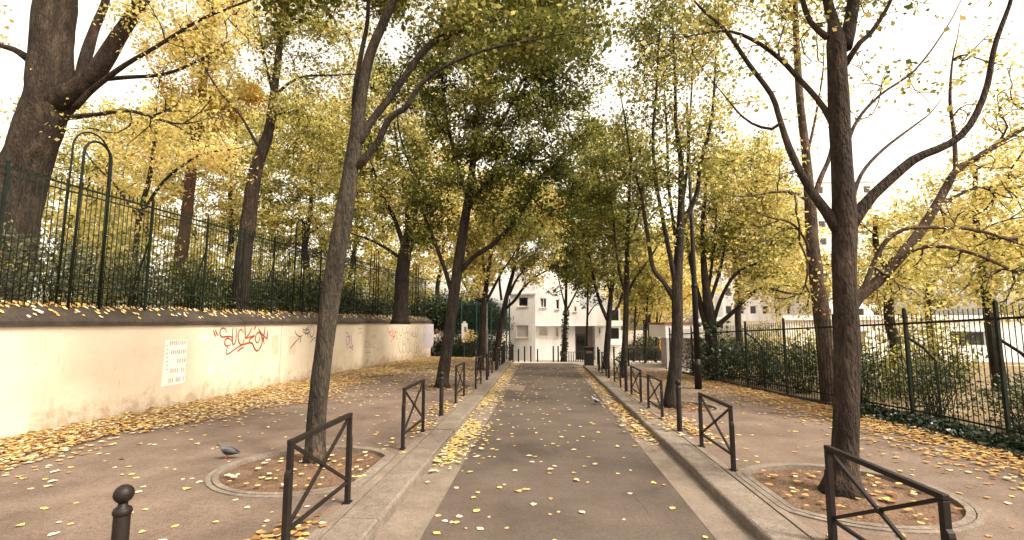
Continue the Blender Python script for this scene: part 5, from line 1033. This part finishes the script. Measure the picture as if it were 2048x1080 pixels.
# ------------------------------------------------------------------ pigeons
def pigeon(loc, rz, label, mats, sc_=1.):
    root = empty('pigeon', loc, rz); root.scale = (sc_,)*3; tag(root, label, 'pigeon', 'pigeons')
    m = MB()   # one body from tail to beak along +x
    sp = [(-.185, .075, .004), (-.16, .078, .016), (-.12, .088, .026), (-.08, .1, .042), (-.03, .112, .058), (.02, .122, .062), (.06, .138, .055), (.085, .16, .040), (.1, .185, .029), (.11, .205, .025), (.122, .218, .026), (.138, .22, .02), (.148, .217, .011)]
    n = 12; k = len(m.v)
    for x, z, r in sp:
        for j in range(n):
            a = 2*math.pi*j/n; wy = 1.0 if x > -.1 else 1.0+(-.1-x)*14; m.v.append(Vector((x, r*wy*math.cos(a), z+r*math.sin(a)*(1 if x > -.1 else .6))))
    L = len(sp)
    for i in range(L-1):
        for j in range(n): a, b = k+i*n+j, k+i*n+(j+1) % n; m.f.append((a, b, b+n, a+n))
    m.f += [tuple(k+j for j in reversed(range(n))), tuple(k+(L-1)*n+j for j in range(n))]
    m.build('body', mats[0], root, True, local=True)
    for s in (-1, 1):
        m = MB(); pts = [(.055, s*.05, .14), (.03, s*.062, .135), (-.02, s*.066, .125), (-.08, s*.052, .108), (-.135, s*.03, .092), (-.165, s*.018, .085)]; hs = [.012, .034, .04, .032, .018, .006]
        vs = []
        for (x, y, z), h in zip(pts, hs): vs += [(x, y*.98, z+h), (x, y+s*.007, z), (x, y*.97, z-h)]
        m.add(vs, [(3*i+q, 3*i+q+1, 3*i+q+4, 3*i+q+3) for i in range(5) for q in range(2)]); w_ = m.build('wing', mats[1], root, True, local=True)
        sm = w_.modifiers.new('thick', 'SOLIDIFY'); sm.thickness = .006
        m = MB(); m.tube([(.012, s*.022, .075), (.004, s*.024, .04), (.012, s*.026, .006)], [.009, .005, .004], 6)
        for t in (-.5, 0, .5): m.tube([(.012, s*.026, .006), (.012+.03*math.cos(t), s*.026+.03*math.sin(t), .004)], [.004, .0025], 5)
        m.build('leg', 'pig_leg', root, True, local=True)
        m = MB(); m.lathe([(.001, -.004), (.0038, 0), (.001, .004)], (.131, s*.0205, .224), 8); m.build('eye', 'pig_eye', root, True, local=True)
    m = MB(); m.tube([(.144, 0, .217), (.158, 0, .213), (.17, 0, .207)], [.008, .005, .0015], 6); m.build('beak', 'pig_dark', root, True, local=True)
for n_, c in dict(pig_body=(.075, .08, .095), pig_dark=(.03, .03, .036), pig_pale=(.34, .34, .36), pig_leg=(.38, .1, .09), pig_eye=(.3, .08, .02)).items(): M[n_] = surf(n_, [(.3, tuple(x*.75 for x in c)), (.7, tuple(min(1, x*1.3) for x in c))], 30, .6, .1, 80)
p = G(455, 918); pigeon((p.x, p.y, ZP), R(198), 'dark slate pigeon walking beside the near left tree pit', ('pig_body', 'pig_dark'), 1.05)
p = G(1192, 809, 0); pigeon((p.x, p.y, 0), R(150), 'grey pigeon with pale back standing on the road', ('pig_pale', 'pig_body'), .95)
# ------------------------------------------------------------------ far right street: bicycles, rack, person
def bicycle(loc, rz, label):
    root = empty('bicycle', loc, rz); tag(root, label, 'bicycle', 'bicycles parked in the far right street')
    for x in (-.52, .52):
        m = MB(); m.tube([(x+.33*math.cos(a*math.pi/9), 0, .34+.33*math.sin(a*math.pi/9)) for a in range(19)], .016, 6, cap=False); w_ = m.build('wheel', 'iron', root, True, local=True)
        m = MB()
        for k in range(6): a = k*math.pi/6; m.tube([(x-.32*math.cos(a), 0, .34-.32*math.sin(a)), (x+.32*math.cos(a), 0, .34+.32*math.sin(a))], .003, 4)
        m.build('spokes', 'lampgrey', w_, local=True)
    m = MB()
    for a, b in (((-.52, .34), (-.08, .32)), ((-.52, .34), (-.2, .82)), ((-.08, .32), (-.2, .86)), ((-.08, .32), (.36, .8)), ((-.19, .8), (.36, .86)), ((.52, .34), (.36, .9))): m.tube([(a[0], 0, a[1]), (b[0], 0, b[1])], .017, 6)
    m.build('frame', 'iron', root, True, local=True)
    m = MB(); m.box((-.22, 0, .93), (.26, .15, .06)); bevel(m.build('saddle', 'mortar', root, local=True), .02); m = MB(); m.tube([(.28, -.28, 1.0), (.38, -.1, 1.02), (.38, .1, 1.02), (.28, .28, 1.0)], .014, 6); m.tube([(.36, 0, .88), (.38, 0, 1.02)], .014, 6); m.build('handlebar', 'lampgrey', root, True, local=True)
    m = MB(); m.box((-.08, .06, .32), (.2, .02, .03)); m.box((-.08, -.06, .32), (.2, .02, .03)); m.build('pedals', 'iron', root, local=True)
for i, (px, Y, rz, lb) in enumerate(((1258, 32, 20, 'leftmost dark bicycle in the far right street'), (1272, 32.2, 35, 'second dark bicycle from the left in the far right street'), (1302, 31.5, 15, 'dark bicycle between the slender trunks in the far right street'), (1314, 32, 30, 'dark bicycle nearest the kiosk column in the far right street'))):
    p = P(px, 720, Y); bicycle((p.x, Y, gz(Y)-.004), R(rz), lb)
rk = empty('guard_rail', (P(1275, 725, 34).x, 34, gz(34))); tag(rk, 'low dark guard rail across the far right street', 'railing')
xa, xb = P(1256, 725, 34).x, P(1326, 725, 34).x
for z in (.95, .2): m = MB(); m.tube([(xa, 34, gz(34)+z), (xb, 34, gz(34)+z)], .022, 6); m.build('rail', 'iron', rk, True)
for k in range(13): x = xa+(xb-xa)*k/12; m = MB(); m.tube([(x, 34, gz(34)-.1), (x, 34, gz(34)+.95)], .02 if k % 4 == 0 else .011, 6); m.build('upright', 'iron', rk, True)
def person(loc, rz, label):
    m, nt, b = nodes_mat('clothes_by_height'); tc = N(nt, 'ShaderNodeTexCoord'); sx = N(nt, 'ShaderNodeSeparateXYZ'); nt.links.new(tc.outputs['Object'], sx.inputs[0]); dv = N(nt, 'ShaderNodeMath', operation='DIVIDE'); dv.inputs[1].default_value = 1.7; nt.links.new(sx.outputs[2], dv.inputs[0])
    r = ramp(nt, [(0, (.02, .02, .02)), (.05, (.03, .03, .045)), (.47, (.03, .03, .045)), (.475, (.62, .33, .03)), (.83, (.62, .33, .03)), (.84, (.5, .3, .22)), (.945, (.5, .3, .22)), (.955, (.04, .025, .015))], dv.outputs[0]); r.color_ramp.interpolation = 'CONSTANT'; nt.links.new(r.outputs[0], b.inputs['Base Color']); b.inputs['Roughness'].default_value = .8
    vs = [((0, 0, .92), .13), ((0, 0, 1.12), .125), ((0, 0, 1.33), .14), ((0, 0, 1.43), .06), ((0, -.01, 1.5), .075), ((0, -.02, 1.6), .09), ((0, -.01, 1.67), .055)]; es = [(0, 1), (1, 2), (2, 3), (3, 4), (4, 5), (5, 6)]
    for s in (-1, 1):
        k = len(vs); vs += [((s*.1, 0, .86), .09), ((s*.11, -.02, .48), .06), ((s*.11, .02, .09), .042), ((s*.12, -.12, .04), .038), ((s*.19, 0, 1.36), .06), ((s*.25, .02, 1.1), .045), ((s*.24, -.06, .88), .035), ((s*.24, -.09, .8), .03)]
        es += [(0, k), (k, k+1), (k+1, k+2), (k+2, k+3), (2, k+4), (k+4, k+5), (k+5, k+6), (k+6, k+7)]
    me = bpy.data.meshes.new('person'); me.from_pydata([v for v, _ in vs], es, []); me.update(); o = link('person', me, m); o.location = loc; o.rotation_euler.z = rz
    o.modifiers.new('skin', 'SKIN'); sk = me.skin_vertices[0].data if me.skin_vertices else None
    if sk is None:
        with bpy.context.temp_override(object=o, active_object=o, selected_objects=[o]): bpy.ops.mesh.customdata_skin_add()
        sk = me.skin_vertices[0].data
    for i, (_, r_) in enumerate(vs): sk[i].radius = (r_, r_)
    sk[0].use_root = True; s_ = o.modifiers.new('sub', 'SUBSURF'); s_.levels = s_.render_levels = 2
    tag(o, label, 'person')
p = P(1327, 722, 33.4); person((p.x, 33.4, gz(33.4)), R(20), 'distant person in yellow jacket and dark trousers beside the kiosk column')
print('LEAVES', LEAFCOUNT[0], 'fallen', nL)
